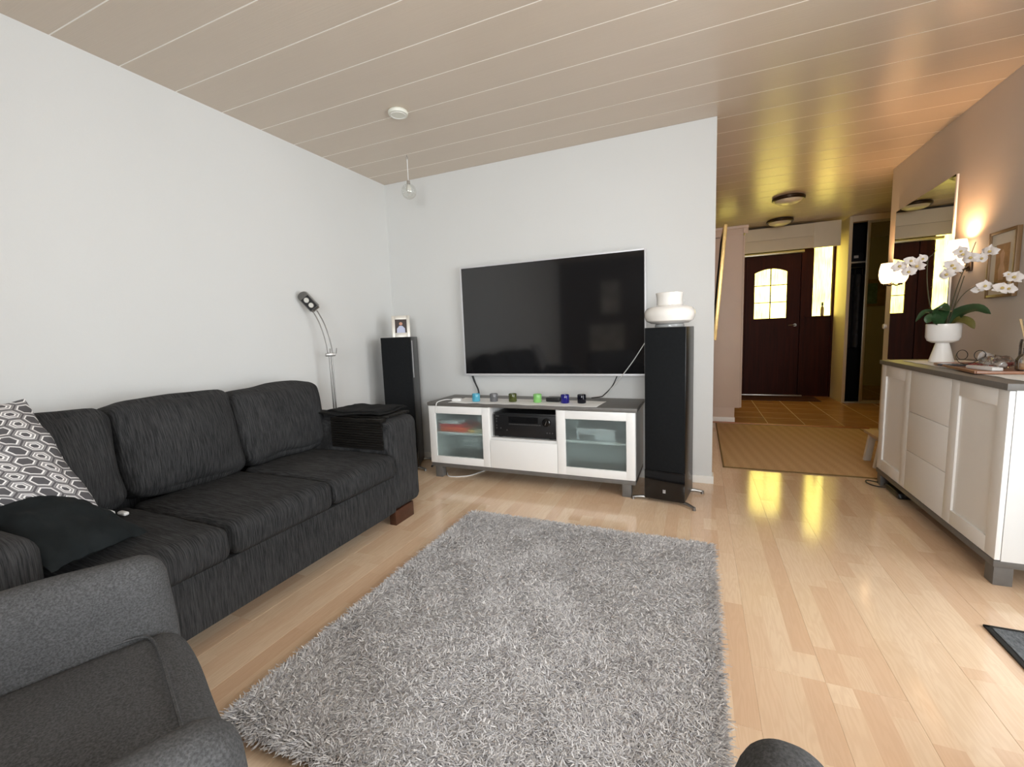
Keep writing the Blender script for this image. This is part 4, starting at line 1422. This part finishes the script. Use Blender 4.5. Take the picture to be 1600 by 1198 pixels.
# receiver
rc = thing('av_receiver', 'black audio receiver in the open middle bay of the media cabinet', 'receiver', (-1.18, 3.1, 0.356))
ax0, ax1, az0, az1, ay = -1.415, -0.932, 0.366, 0.540, 2.925
B(ax0, ax1, ay + 0.012, 3.28, az0, az1, bev=0.003).build('housing', 'black_satin', rc, world=True)
B(ax0 - 0.002, ax1 + 0.002, ay, ay + 0.013, az0 - 0.003, az1 - 0.012, bev=0.003).build('front_panel', 'black_satin', rc, world=True)
B(ax0 + 0.12, ax1 - 0.13, ay - 0.002, ay + 0.001, 0.470, 0.515).build('display', 'black_gloss', rc, world=True, smooth=0)
strip = MB()
for i in range(13):
    strip.box(-1.292 + i * 0.0195, -1.276 + i * 0.0195, ay - 0.004, ay + 0.001, 0.456, 0.462)
strip.build('button_row', 'lamp_grey', rc, world=True, smooth=0)
kn = MB().lathe([(0, 0), (0.031, 0), (0.030, 0.020), (0.026, 0.024), (0, 0.024)], (-0.995, ay, 0.483), 32, 'y').build('volume_knob', 'black_gloss', rc, world=True)
MB().tube([(-0.989, ay - 0.0255, 0.498), (-1.000, ay - 0.0255, 0.468)], 0.0016, 6).build('knob_marker', 'chrome', kn, world=True)
lt = MB()
for (x, z) in ((-1.393, 0.495), (-1.393, 0.475), (-1.393, 0.445), (-1.393, 0.425), (-1.36, 0.425), (-0.995, 0.405), (-0.975, 0.405), (-0.955, 0.405), (-1.31, 0.412)):
    lt.lathe([(0, 0), (0.005, 0), (0.005, 0.003), (0, 0.003)], (x, ay, z), 10, 'y')
lt.build('small_buttons', 'lamp_grey', rc, world=True)
lg = MB()
for i in range(5):
    lg.box(-1.398 + i * 0.0055, -1.394 + i * 0.0055, ay - 0.0006, ay + 0.001, 0.514, 0.518)
lg.build('name_print', 'aluminium', rc, world=True, smooth=0)
for x in (ax0 + 0.04, ax1 - 0.04):
    for y in (2.96, 3.24):
        MB().lathe([(0, 0.3555), (0.02, 0.3555), (0.02, 0.3665), (0, 0.3665)], (x, y, 0), 14).build('foot', 'rubber_black', rc, world=True)


def cloth(name, poly_fn, nu, nv, mat, label, thick=0.0015, cat='runner'):
    mb = MB()
    for s in (0, 1):
        for i in range(nu + 1):
            for j in range(nv + 1):
                x, y, z = poly_fn(i / nu, j / nv)
                mb.v.append((x, y, z + s * thick))
    n1 = (nu + 1) * (nv + 1)
    g = lambda s, i, j: s * n1 + i * (nv + 1) + j
    for i in range(nu):
        for j in range(nv):
            mb.f.append((g(1, i, j), g(1, i + 1, j), g(1, i + 1, j + 1), g(1, i, j + 1)))
            mb.f.append((g(0, i, j), g(0, i, j + 1), g(0, i + 1, j + 1), g(0, i + 1, j)))
    for i in range(nu):
        mb.f.append((g(0, i, 0), g(0, i + 1, 0), g(1, i + 1, 0), g(1, i, 0)))
        mb.f.append((g(0, i, nv), g(1, i, nv), g(1, i + 1, nv), g(0, i + 1, nv)))
    for j in range(nv):
        mb.f.append((g(0, 0, j), g(1, 0, j), g(1, 0, j + 1), g(0, 0, j + 1)))
        mb.f.append((g(0, nu, j), g(0, nu, j + 1), g(1, nu, j + 1), g(1, nu, j)))
    o = mb.build(name, mat, smooth=40)
    tag(o, label, cat)
    return o


cloth('table_runner', lambda u, v: (-1.78 + 1.16 * u + (v - 0.5) * 0.02, 2.895 + 0.25 * v + 0.006 * math.sin(u * 40) * (1 - v),
                                    0.6098 + 0.0012 * (1 + math.sin(u * 37) * math.sin(v * 5 + u * 9))), 60, 10, 'linen_white', 'narrow white runner cloth on the media cabinet')

cups = [(-1.584, 2.975, 'glass_turquoise', 'turquoise glass candle holder, leftmost on the media cabinet'),
        (-1.441, 2.995, 'glass_grey', 'grey glass candle holder on the media cabinet'),
        (-1.292, 3.015, 'glass_olive', 'dark olive glass candle holder on the media cabinet'),
        (-1.093, 3.015, 'glass_green', 'bright green glass candle holder on the media cabinet'),
        (-0.884, 3.02, 'glass_cobalt', 'cobalt blue glass candle holder in front of the small black box'),
        (-0.766, 3.04, 'glass_black', 'black glass candle holder, rightmost on the media cabinet')]
for x, y, mt_, lb in cups:
    t = thing('candle_holder', lb, 'candle holder', (x, y, 0.6145), group='glass candle holders on the media cabinet')
    MB().lathe([(0, 0.0), (0.029, 0.0), (0.031, 0.003), (0.031, 0.056), (0.030, 0.058), (0.027, 0.058), (0.026, 0.055), (0.026, 0.016), (0.022, 0.013), (0, 0.013)], seg=36).build('glass_cup', mt_, t)
    MB().lathe([(0.0262, 0.0575), (0.0285, 0.0600), (0.0308, 0.0575)], seg=36).build('rim', mt_, t)
sb_ = thing('set_top_box', 'small black box between the green and the cobalt candle holders', 'media box', (-0.985, 3.085, 0.6145))
B(-0.052, 0.052, -0.045, 0.045, 0.002, 0.030, bev=0.004).build('housing', 'black_satin', sb_)
B(-0.045, 0.045, -0.038, 0.038, 0.0, 0.003).build('rubber_base', 'rubber_black', sb_, smooth=0)
pu = thing('power_adapter', 'white power adapter with white lead at the left end of the media cabinet', 'adapter', (-1.745, 2.955, 0.6145))
MB().bm(softbox(0.075, 0.045, 0.022, 0.009, (0, 0, 0.002), 6), Matrix.Translation((0, 0, 0.0115)) @ Matrix.Rotation(0.2, 4, 'Z')).build('adapter_body', 'white_lacquer', pu)
MB().tube(spline([(-1.78, 2.95, 0.625), (-1.83, 2.93, 0.628), (-1.875, 2.89, 0.617), (-1.885, 2.874, 0.60), (-1.888, 2.876, 0.56), (-1.893, 2.878, 0.535)], 24), 0.003, 7).build('lead', 'white_cable', pu, world=True)
cable('white_cable', [(-1.90, 3.0, 0.004), (-1.84, 2.93, 0.004), (-1.76, 2.94, 0.004), (-1.68, 3.0, 0.004), (-1.62, 3.15, 0.004)], 0.004, 'white_cable', 'white cable on the floor under the left end of the media cabinet')
cable('black_cable', [(-2.12, 3.10, 0.006), (-2.08, 3.16, 0.05), (-2.06, 3.22, 0.12), (-2.10, 3.28, 0.03), (-2.14, 3.2, 0.006)], 0.008, 'black_cable', 'black cable loop at the wall between corner loudspeaker and media cabinet')

# ------------------------------------------------------------------ white sideboard on the right
sbd = thing('sideboard', 'white sideboard with grey top along the right wall under the mirror', 'sideboard', (1.38, 3.03, 0))
sx0, sx1, sy0, sy1 = 1.145, 1.60, 2.365, 3.690
B(sx0 - 0.012, sx1, sy0 - 0.012, sy1 + 0.012, 0.828, 0.856, bev=0.003).build('top', 'grey_stain', sbd, world=True)
B(sx0, sx1, sy0, sy1, 0.082, 0.110, bev=0.003).build('plinth', 'grey_stain', sbd, world=True)
for x in (sx0 + 0.006, sx1 - 0.066):
    for y in (sy0 + 0.006, sy1 - 0.07):
        B(x, x + 0.062, y, y + 0.062, 0.0, 0.082, bev=0.003).build('leg', 'grey_stain', sbd, world=True)
B(sx0 + 0.022, sx1, sy0, sy1, 0.110, 0.828).build('carcass', 'white_lacquer', sbd, world=True, smooth=0)


def panel_door(a, b):
    w = 0.072
    x0, x1 = sx0 + 0.002, sx0 + 0.0205
    d = MB().box(x0, x1, a, a + w, 0.113, 0.825, bev=0.002).box(x0, x1, b - w, b, 0.113, 0.825, bev=0.002)
    d.box(x0, x1, a + w - 0.002, b - w + 0.002, 0.113, 0.113 + w, bev=0.002).box(x0, x1, a + w - 0.002, b - w + 0.002, 0.825 - w, 0.825, bev=0.002)
    o = d.build('door', 'white_front', sbd, world=True)
    B(x0 + 0.009, x1 - 0.001, a + w - 0.003, b - w + 0.003, 0.113 + w - 0.003, 0.825 - w + 0.003).build('panel', 'white_front', o, world=True, smooth=0)


panel_door(sy0 + 0.001, 2.800)
panel_door(3.254, sy1 - 0.001)
for z0, z1 in ((0.113, 0.350), (0.353, 0.582), (0.585, 0.825)):
    B(sx0 + 0.002, sx0 + 0.0205, 2.803, 3.251, z0, z1, bev=0.0015).build('drawer_front', 'white_front', sbd, world=True)

cloth('sideboard_runner', lambda u, v: (1.215 + 0.30 * v + 0.004 * math.sin(u * 50) * (1 - v), 2.40 + 1.18 * u, 0.8565 + 0.0010 * (1 + math.sin(u * 41) * math.sin(v * 5 + u * 7))),
      60, 10, 'linen_white', 'white runner cloth on the white sideboard')
ZS = 0.8605

# potted orchid
oc = thing('potted_orchid', 'white orchid with three flower stems in a white pedestal pot on the sideboard', 'orchid', (1.345, 3.426, ZS))
C0 = Vector((1.345, 3.426, 0))
MB().lathe([(0, 0.0), (0.056, 0.0), (0.058, 0.003), (0.032, 0.108), (0.030, 0.115), (0, 0.115)], seg=40).build('pot_foot', 'ceramic_white', oc)
MB().lathe([(0.0, 0.114), (0.05, 0.116), (0.070, 0.128), (0.079, 0.150), (0.080, 0.225), (0.077, 0.228), (0.074, 0.222), (0.072, 0.2), (0, 0.195)], seg=40).build('pot_bowl', 'ceramic_white', oc)
MB().lathe([(0, 0.196), (0.070, 0.197), (0.068, 0.212), (0.045, 0.220), (0.02, 0.224), (0, 0.222)], seg=20).build('moss', 'moss', oc)
LV = (Vector((1.345, 3.426, 0)) - Vector((0, 0, 0))).normalized()
TV = Vector((LV.y, -LV.x, 0))        # sideways, to the right as one faces the plant from the room


def leaf_blade(name, pts, w, mat, up=Vector((0, 0, 1))):
    """a strap leaf with a folded midrib along a spline, given as (sideways, depth, height) from the pot centre"""
    P = spline([TV * a + LV * b + Vector((0, 0, c)) for a, b, c in pts], 14)
    n = len(P)
    vs, fs = [], []
    for i, p in enumerate(P):
        t = i / (n - 1)
        ww = w * (math.sin(PI * min(1, 0.12 + 0.88 * t) ** 0.8)) ** 0.6 if t < 0.999 else 0.002
        ww *= min(1.0, 0.22 + 2.6 * t)
        dr = (P[min(i + 1, n - 1)] - P[max(i - 1, 0)]).normalized()
        sd_ = dr.cross(up)
        sd_ = sd_.normalized() if sd_.length > 1e-4 else LV
        nr = sd_.cross(dr).normalized()
        for k, e in ((-1, 0.18), (-0.5, 0.04), (0, -0.06), (0.5, 0.04), (1, 0.18)):
            vs.append(p + sd_ * ww * 0.5 * k + nr * ww * e * 0.6)
        for k, e in ((1, 0.18), (0.5, 0.04), (0, -0.06), (-0.5, 0.04), (-1, 0.18)):
            vs.append(p + sd_ * ww * 0.5 * k + nr * (ww * e * 0.6 - 0.0022))
    for i in range(n - 1):
        for k in range(10):
            k2 = (k + 1) % 10
            fs.append((i * 10 + k, i * 10 + k2, (i + 1) * 10 + k2, (i + 1) * 10 + k))
    return MB().add(vs, fs).build(name, mat, oc, smooth=50)


leaf_blade('leaf', [(0.02, 0, 0.21), (0.06, -0.01, 0.285), (0.13, -0.03, 0.31), (0.185, -0.04, 0.275)], 0.075, 'leaf_green', LV * -0.7 + Vector((0, 0, 0.7)))
leaf_blade('leaf', [(0.03, -0.01, 0.22), (0.06, -0.04, 0.248), (0.10, -0.07, 0.235), (0.125, -0.085, 0.195)], 0.058, 'leaf_yellowing', LV * -0.7 + Vector((0, 0, 0.7)))
leaf_blade('leaf', [(-0.01, 0, 0.21), (-0.02, -0.03, 0.28), (-0.015, -0.06, 0.325), (0.02, -0.085, 0.30)], 0.085, 'leaf_green', LV * -0.8 + Vector((0.3, 0, 0.4)))
leaf_blade('leaf', [(-0.02, 0, 0.21), (-0.05, 0.0, 0.29), (-0.09, -0.01, 0.30), (-0.125, -0.01, 0.245)], 0.04, 'leaf_green', LV * -0.6 + Vector((0, 0, 0.7)))
leaf_blade('leaf', [(0.0, -0.02, 0.21), (-0.03, -0.06, 0.25), (-0.06, -0.075, 0.262), (-0.075, -0.08, 0.235)], 0.07, 'leaf_green', LV * -0.8 + Vector((0, 0, 0.6)))
leaf_blade('leaf', [(0.0, 0.02, 0.21), (0.03, 0.06, 0.28), (0.05, 0.10, 0.30), (0.06, 0.14, 0.26)], 0.07, 'leaf_green')


def stalk(pts, r=0.0032):
    P = spline([TV * a + LV * b + Vector((0, 0, c - ZS)) for a, b, c in pts], 30)
    MB().tube(P, [r * (1 - 0.45 * i / (len(P) - 1)) for i in range(len(P))], 7).build('stem', 'orchid_stem', oc)


stalk([(-0.03, 0.02, 1.08), (-0.065, 0.02, 1.20), (-0.085, 0.01, 1.34), (-0.088, 0.0, 1.47), (-0.07, 0, 1.50), (-0.055, 0, 1.525)])
stalk([(-0.088, 0.0, 1.455), (-0.115, -0.01, 1.465), (-0.16, -0.02, 1.45), (-0.21, -0.02, 1.44)], 0.002)
stalk([(0.01, 0.0, 1.08), (0.03, 0.0, 1.22), (0.055, -0.01, 1.35), (0.085, -0.01, 1.46), (0.105, 0, 1.545)])
stalk([(0.075, -0.01, 1.43), (0.11, -0.01, 1.465), (0.15, 0, 1.485), (0.19, 0.01, 1.51)], 0.002)
stalk([(0.06, -0.01, 1.37), (0.03, -0.02, 1.40), (0.0, -0.03, 1.39), (-0.01, -0.03, 1.37)], 0.002)
stalk([(0.02, -0.01, 1.10), (0.045, -0.02, 1.20), (0.09, -0.03, 1.275), (0.16, -0.03, 1.305), (0.24, -0.03, 1.295)], 0.0026)
MB().tube([TV * 0.015 + Vector((0, 0, 0.2)), TV * 0.07 + Vector((0, 0, 0.50))], 0.0022, 6).build('support_stick', 'orchid_stem', oc)


def flower_mesh():
    """moth orchid bloom: three sepals, two broad petals, a lip"""
    mb = MB()

    def petal(ang, ln, w, zt, round_=0.6):
        vs, fs = [], []
        n, m = 6, 4
        for i in range(n + 1):
            t = i / n
            ww = w * (math.sin(PI * (0.08 + 0.90 * t) ** round_)) ** 0.7
            for j in range(m + 1):
                s = -1 + 2 * j / m
                x, y = s * ww / 2, t * ln
                z = zt + 0.006 * math.sin(t * PI) - 0.008 * t * t + 0.004 * s * s * t
                vs.append((x * math.cos(ang) - y * math.sin(ang), x * math.sin(ang) + y * math.cos(ang), z))
        for i in range(n):
            for j in range(m):
                a = i * (m + 1) + j
                fs.append((a, a + 1, a + m + 2, a + m + 1))
        mb.add(vs, fs)
    for a in (0, 2 * PI / 3, 4 * PI / 3):
        petal(a, 0.036, 0.031, 0.0, 0.62)
    for a in (PI / 2 - 0.15, -PI / 2 + 0.15):
        petal(a, 0.039, 0.050, 0.003, 0.55)
    return mb


fm = flower_mesh().build('flower', 'petal_white', oc, smooth=60, fix=False)
lip = MB().lathe([(0, 0.004), (0.006, 0.005), (0.008, 0.012), (0.004, 0.018), (0, 0.019)], seg=10)
lip_o = lip.build('lip', 'flower_centre', fm)
blooms = [(-0.215, -0.02, 1.447), (-0.165, -0.03, 1.470), (-0.115, -0.02, 1.478), (-0.168, -0.045, 1.410), (-0.128, -0.03, 1.440),
          (0.045, -0.03, 1.500), (0.015, -0.04, 1.425), (0.0, -0.04, 1.375), (0.03, -0.045, 1.400), (0.092, -0.03, 1.452), (0.128, -0.03, 1.447), (0.165, -0.01, 1.485), (0.062, -0.025, 1.478),
          (0.150, -0.04, 1.292), (0.130, -0.03, 1.280), (0.215, -0.045, 1.272), (0.245, -0.04, 1.268), (0.262, -0.05, 1.325), (0.235, -0.035, 1.345)]
rr = random.Random(5)
for i, (a, b, c) in enumerate(blooms):
    f_ = fm if i == 0 else copy_tree(fm, oc)
    nrm = (-LV * 1.0 + TV * rr.uniform(-0.7, 0.7) + Vector((0, 0, rr.uniform(-0.5, 0.3)))).normalized()
    up = Vector((0, 0, 1))
    xx = up.cross(nrm).normalized()
    yy = nrm.cross(xx)
    rm = Matrix(((xx.x, yy.x, nrm.x), (xx.y, yy.y, nrm.y), (xx.z, yy.z, nrm.z))) @ Matrix.Rotation(rr.uniform(-0.4, 0.4), 3, 'Z')
    f_.rotation_euler = rm.to_euler()
    f_.location = TV * a + LV * b + Vector((0, 0, c - ZS))
    s_ = rr.uniform(0.85, 1.08) if i not in (18,) else 0.55
    f_.scale = (s_, s_, s_)

# tray and the small things on it
ty = thing('serving_tray', 'thin brown serving tray on the sideboard', 'tray', (1.37, 2.95, ZS), math.radians(-6))
TX, TY = 0.155, 0.27
B(-TX, TX, -TY, TY, 0.0, 0.005, bev=0.002).build('tray_base', 'tray_brown', ty)
rim = MB().box(-TX - 0.006, -TX + 0.001, -TY, TY, 0.0, 0.013, bev=0.002).box(TX - 0.001, TX + 0.006, -TY, TY, 0.0, 0.013, bev=0.002)
rim.box(-TX, TX, -TY - 0.006, -TY + 0.001, 0.0, 0.013, bev=0.002).box(-TX, TX, TY - 0.001, TY + 0.006, 0.0, 0.013, bev=0.002)
rim.build('tray_rim', 'tray_brown', ty)
ZT = ZS + 0.0055
ph = thing('mobile_phone', 'dark mobile phone lying at the far end of the brown tray', 'phone', (1.285, 3.10, ZT), math.radians(55))
B(-0.036, 0.036, -0.07, 0.07, 0.0, 0.008, bev=0.003).build('phone_body', 'phone_grey', ph)
B(-0.032, 0.032, -0.064, 0.064, 0.008, 0.0086).build('screen', 'black_gloss', ph, smooth=0)
rc_ = thing('remote_control', 'white remote control lying on the brown tray', 'remote control', (1.285, 2.86, ZT), math.radians(8))
B(-0.022, 0.022, -0.085, 0.085, 0.0, 0.016, bev=0.005).build('remote_body', 'white_lacquer', rc_)
B(-0.015, 0.015, -0.07, 0.02, 0.016, 0.0175, bev=0.0005).build('keypad', 'pale_carton', rc_)
gl = thing('reading_glasses', 'dark thin-rimmed reading glasses standing folded on the tray', 'glasses', (1.335, 3.10, ZT))
for i, (a, b) in enumerate(((-0.02, 0.03), (0.03, -0.02))):
    ring = [(a + 0.024 * math.cos(t) * 0.6, b + 0.024 * math.cos(t) * -0.8, 0.055 + 0.026 * math.sin(t)) for t in [2 * PI * k / 20 for k in range(21)]]
    MB().tube(ring, 0.0018, 6).build('rim', 'black_satin', gl)
MB().tube(spline([(-0.035, 0.05, 0.06), (-0.05, 0.02, 0.045), (-0.055, -0.03, 0.02), (-0.03, -0.07, 0.004)], 14), 0.0018, 6).build('temple', 'black_satin', gl)
MB().tube(spline([(0.045, -0.04, 0.06), (0.02, -0.06, 0.04), (-0.03, -0.05, 0.01), (-0.06, -0.02, 0.003)], 14), 0.0018, 6).build('temple', 'black_satin', gl)
sh_ = thing('sea_shell', 'pale spiral sea shell behind the glasses on the tray', 'shell', (1.405, 3.075, ZT), 0.6)
prof = []
for i in range(26):
    t = i / 25
    r = 0.034 * (1 - t) ** 0.8 * (1 + 0.18 * math.sin(t * 26))
    prof.append((max(r, 0.0), -0.035 + 0.075 * t))
MB().lathe([(0, -0.038)] + prof[:-1] + [(0, 0.041)], (0, 0, 0.037), 24, 'y').build('shell_body', 'pearl_grey', sh_)
for i, (x, y, r, lb) in enumerate(((1.375, 3.005, 0.026, 'crumpled clear wrapper nearest the shell on the tray'), (1.365, 2.905, 0.030, 'crumpled clear wrapper in the middle of the tray'))):
    t = thing('clear_wrapper', lb, 'wrapper', (x, y, ZT), group='clear wrappers on the tray')
    bm = softbox(r * 2.6, r * 3, r * 1.5, r * 0.6, (0.01, 0.01, 0.012), 9, 0.016, 32, 3 * i + 1)
    MB().bm(bm, Matrix.Translation((0, 0, r * 0.95))).build('wrapper_film', 'clear_glass', t)
    bm = softbox(r * 1.2, r * 1.6, r * 0.6, r * 0.25, (0, 0, 0.006), 6, 0.008, 40, 5 * i + 2)
    MB().bm(bm, Matrix.Translation((0, 0, r * 0.6))).build('wrapper_content', 'pearl_grey', t)
nk = thing('bead_necklace', 'dark red bead necklace trailing over the tray', 'necklace', (1.33, 3.0, ZT))
P = spline([(-0.03, 0.06, 0.005), (0.0, 0.02, 0.012), (0.02, -0.03, 0.008), (0.05, -0.07, 0.02), (0.07, -0.12, 0.03), (0.05, -0.09, 0.012), (0.0, -0.05, 0.006)], 60)
MB().tube(P, [0.0045 + 0.0018 * math.sin(i * 1.9) for i in range(len(P))], 7).build('beads', 'bead_red', nk)
df = thing('reed_diffuser', 'glass reed diffuser with tan sticks at the near end of the tray', 'diffuser', (1.405, 2.80, ZT))
MB().lathe([(0, 0.0), (0.032, 0.0), (0.036, 0.006), (0.037, 0.05), (0.030, 0.066), (0.016, 0.078), (0.014, 0.10), (0.016, 0.104), (0.012, 0.104), (0.012, 0.08), (0.028, 0.062), (0.033, 0.048), (0.033, 0.008), (0, 0.006)], seg=28).build('bottle', 'clear_glass', df)
MB().lathe([(0, 0.007), (0.0325, 0.008), (0.0325, 0.035), (0, 0.035)], seg=24).build('oil', 'oil_amber', df)
for i in range(7):
    a = 2 * PI * i / 7 + 0.3
    MB().tube([(0.018 * math.cos(a + PI), 0.018 * math.sin(a + PI), 0.012), (0.035 * math.cos(a), 0.035 * math.sin(a), 0.24)], 0.0022, 6).build('reed', 'reed_tan', df)
jr = thing('glass_jar', 'clear glass jar behind the reed diffuser', 'jar', (1.475, 2.93, ZT))
MB().lathe([(0, 0.0), (0.030, 0.0), (0.034, 0.004), (0.034, 0.12), (0.031, 0.14), (0.029, 0.14), (0.031, 0.118), (0.031, 0.006), (0, 0.005)], seg=28).build('jar_body', 'clear_glass', jr)
MB().lathe([(0, 0.006), (0.030, 0.006), (0.030, 0.03), (0, 0.034)], seg=20).build('jar_content', 'pearl_grey', jr)

# ------------------------------------------------------------------ wall mirror, sconces, picture
wm = thing('wall_mirror', 'tall frameless mirror on the right wall between two sconces', 'mirror', (XR, 4.53, 0.76), math.radians(-2.0))
B(-0.012, -0.002, -0.545, 0.545, 0.0, 1.312).build('backing', 'trim_white', wm, smooth=0)
B(-0.018, -0.012, -0.545, 0.545, 0.0, 1.312).build('mirror_glass', 'mirror_silver', wm, smooth=0)
wm.location.x = XR - 0.021

for i, (y, lb) in enumerate(((5.045, 'lit opal glass wall sconce at the far edge of the mirror'), (3.865, 'lit opal glass wall sconce between mirror and picture'))):
    t = thing('wall_sconce', lb, 'wall lamp', (XR, y, 1.44), group='wall sconces beside the mirror')
    MB().box(-0.012, 0.0, -0.03, 0.03, -0.02, 0.06, bev=0.004).build('wall_plate', 'bronze_dark', t)
    MB().tube(spline([(-0.01, 0, 0.01), (-0.04, 0, -0.012), (-0.07, 0, -0.006)], 10), 0.006, 8).build('bracket', 'bronze_dark', t)
    MB().lathe([(0, -0.012), (0.016, -0.010), (0.018, 0.004), (0, 0.006)], (-0.072, 0, 0), 16).build('holder', 'bronze_dark', t)
    MB().lathe([(0.012, 0.002), (0.034, 0.012), (0.050, 0.045), (0.056, 0.085), (0.054, 0.125), (0.047, 0.165), (0.042, 0.185), (0.039, 0.185), (0.044, 0.163), (0.051, 0.125), (0.053, 0.085), (0.047, 0.047), (0.032, 0.016), (0.0, 0.008)],
               (-0.072, 0, 0), 32).build('shade', 'sconce_opal_glass', t)
    l = bpy.data.lights.new('sconce_bulb', 'POINT')
    l.energy = 9.0
    l.color = (1.0, 0.56, 0.26)
    l.shadow_soft_size = 0.025
    lo = bpy.data.objects.new('sconce_bulb', l)
    COL.objects.link(lo)
    lo.parent = t
    lo.location = (-0.078, 0, 0.150)

pc = thing('framed_picture', 'small framed tan drawing hanging right of the mirror', 'picture', (XR, 3.505, 1.23))
f = MB().box(-0.024, -0.001, -0.13, -0.112, 0.0, 0.385, bev=0.003).box(-0.024, -0.001, 0.112, 0.13, 0.0, 0.385, bev=0.003).box(-0.024, -0.001, -0.112, 0.112, 0.0, 0.018, bev=0.003).box(-0.024, -0.001, -0.112, 0.112, 0.367, 0.385, bev=0.003)
f.build('frame', 'frame_brown', pc)
B(-0.014, -0.004, -0.114, 0.114, 0.016, 0.369).build('mount', 'mat_ivory', pc, smooth=0)
B(-0.0155, -0.0138, -0.062, 0.062, 0.072, 0.305).build('print', 'picture_tan', pc, smooth=0)
MB().prism([(-0.022, 0.10), (0.025, 0.10), (0.03, 0.16), (0.015, 0.20), (0.022, 0.25), (0.0, 0.275), (-0.018, 0.25), (-0.012, 0.2), (-0.03, 0.15)], 0, -0.0162, -0.0154).build('printed_figure', 'picture_figure', pc, smooth=0)

hk = thing('wall_hook', 'small white round wall switch near the end of the right wall', 'switch', (XR, 5.21, 1.06))
MB().lathe([(0, -0.026), (0.022, -0.024), (0.026, -0.014), (0.020, -0.008), (0.020, 0.0), (0, 0.0)], (0, 0, 0), 20, 'x').build('switch_body', 'white_lacquer', hk)

# ------------------------------------------------------------------ floor mats and small floor things
hm_ = thing('sisal_mat', 'beige striped sisal mat in the hall passage', 'mat', (0.92, 4.66, 0))
mx0, mx1, my0, my1 = 0.19, 1.555, 3.765, 5.50
B(mx0 + 0.035, mx1 - 0.035, my0 + 0.035, my1 - 0.035, 0.0005, 0.007, bev=0.002).build('weave', 'sisal_weave', hm_, world=True)
bd = MB().box(mx0, mx1, my0, my0 + 0.012, 0.0005, 0.008, bev=0.002).box(mx0, mx1, my1 - 0.012, my1, 0.0005, 0.008, bev=0.002)
bd.box(mx0, mx0 + 0.012, my0, my1, 0.0005, 0.008, bev=0.002).box(mx1 - 0.012, mx1, my0, my1, 0.0005, 0.008, bev=0.002)
bd.build('border', 'sisal_border', hm_, world=True)
B(mx0 + 0.012, mx1 - 0.012, my0 + 0.012, my0 + 0.036, 0.0005, 0.0065).box(mx0 + 0.012, mx1 - 0.012, my1 - 0.036, my1 - 0.012, 0.0005, 0.0065).box(mx0 + 0.012, mx0 + 0.036, my0 + 0.036, my1 - 0.036, 0.0005, 0.0065).box(mx1 - 0.036, mx1 - 0.012, my0 + 0.036, my1 - 0.036, 0.0005, 0.0065).build('inner_band', 'sisal_weave', hm_, world=True, smooth=0)

em_ = thing('entrance_mat', 'dark red-brown mat in front of the entrance door', 'mat', (1.05, 7.5, 0))
B(0.5, 1.60, 7.32, 7.76, 0.001, 0.010, bev=0.003).build('mat_pile', 'entrance_mat_brown', em_, world=True)
B(0.49, 1.61, 7.31, 7.77, 0.0005, 0.005, bev=0.001).build('mat_edge', 'rubber_black', em_, world=True)

dm = thing('doormat', 'grey fibre doormat with black rubber edge at the right edge', 'doormat', (1.25, 1.72, 0))
B(0.985, 1.56, 1.42, 2.008, 0.0005, 0.011, bev=0.002).build('mat_pile', 'doormat_fibre', dm, world=True)
edge = [(0.968, 1.40), (1.575, 1.40), (1.575, 2.026), (0.968, 2.026)]
MB().box(0.968, 1.577, 1.40, 1.418, 0.0005, 0.008, bev=0.003).box(0.968, 1.577, 2.010, 2.028, 0.0005, 0.008, bev=0.003).box(0.968, 0.986, 1.40, 2.028, 0.0005, 0.008, bev=0.003).box(1.559, 1.577, 1.40, 2.028, 0.0005, 0.008, bev=0.003).build('rubber_edge', 'rubber_black', dm, world=True)

st = thing('step_stool', 'small white step stool with pale wooden top behind the sideboard', 'stool', (1.40, 4.15, 0))
B(1.235, 1.585, 3.99, 4.29, 0.222, 0.245, bev=0.004).build('seat', 'pale_wood', st, world=True)
for (x, sx) in ((1.285, -1), (1.535, 1)):
    for y in (4.03, 4.25):
        xt, xb = x, x + sx * 0.03
        MB().prism([(xb - 0.022, 0.0), (xb + 0.022, 0.0), (xt + 0.022, 0.222), (xt - 0.022, 0.222)], 1, y - 0.018, y + 0.018).build('leg', 'white_lacquer', st, world=True, smooth=0)
MB().box(1.29, 1.53, 4.02, 4.04, 0.165, 0.205, bev=0.003).box(1.29, 1.53, 4.24, 4.26, 0.165, 0.205, bev=0.003).build('apron', 'white_lacquer', st, world=True)

st.location.z = 0.0085

tf = thing('power_strip', 'black power adapter with looped cable under the far end of the sideboard', 'adapter', (1.22, 3.47, 0))
MB().bm(softbox(0.12, 0.22, 0.04, 0.012, (0, 0, 0.003), 6), Matrix.Translation((0.0, 0.0, 0.021))).build('adapter_body', 'black_satin', tf)
MB().tube(spline([(1.20, 3.58, 0.02), (1.15, 3.66, 0.012), (1.10, 3.70, 0.008), (1.085, 3.64, 0.008), (1.12, 3.58, 0.008), (1.19, 3.55, 0.015)], 30), 0.004, 7).build('cable_loop', 'black_cable', tf, world=True)

# pictures on the rear wall that the television screen reflects
for i, (x, z, w, h, lb) in enumerate(((-1.58, 1.745, 0.37, 0.64, 'upper pale picture on the rear wall'), (-1.66, 0.80, 0.68, 0.88, 'lower wide pale picture on the rear wall'))):
    t = thing('rear_picture', lb, 'picture', (x, YREAR, z), group='pictures on the rear wall')
    B(-w / 2, w / 2, 0.0005, 0.025, -h / 2, h / 2, bev=0.004).build('frame', 'frame_silver', t)
    B(-w / 2 + 0.03, w / 2 - 0.03, 0.025, 0.027, -h / 2 + 0.03, h / 2 - 0.03).build('print', 'rear_print', t, smooth=0)
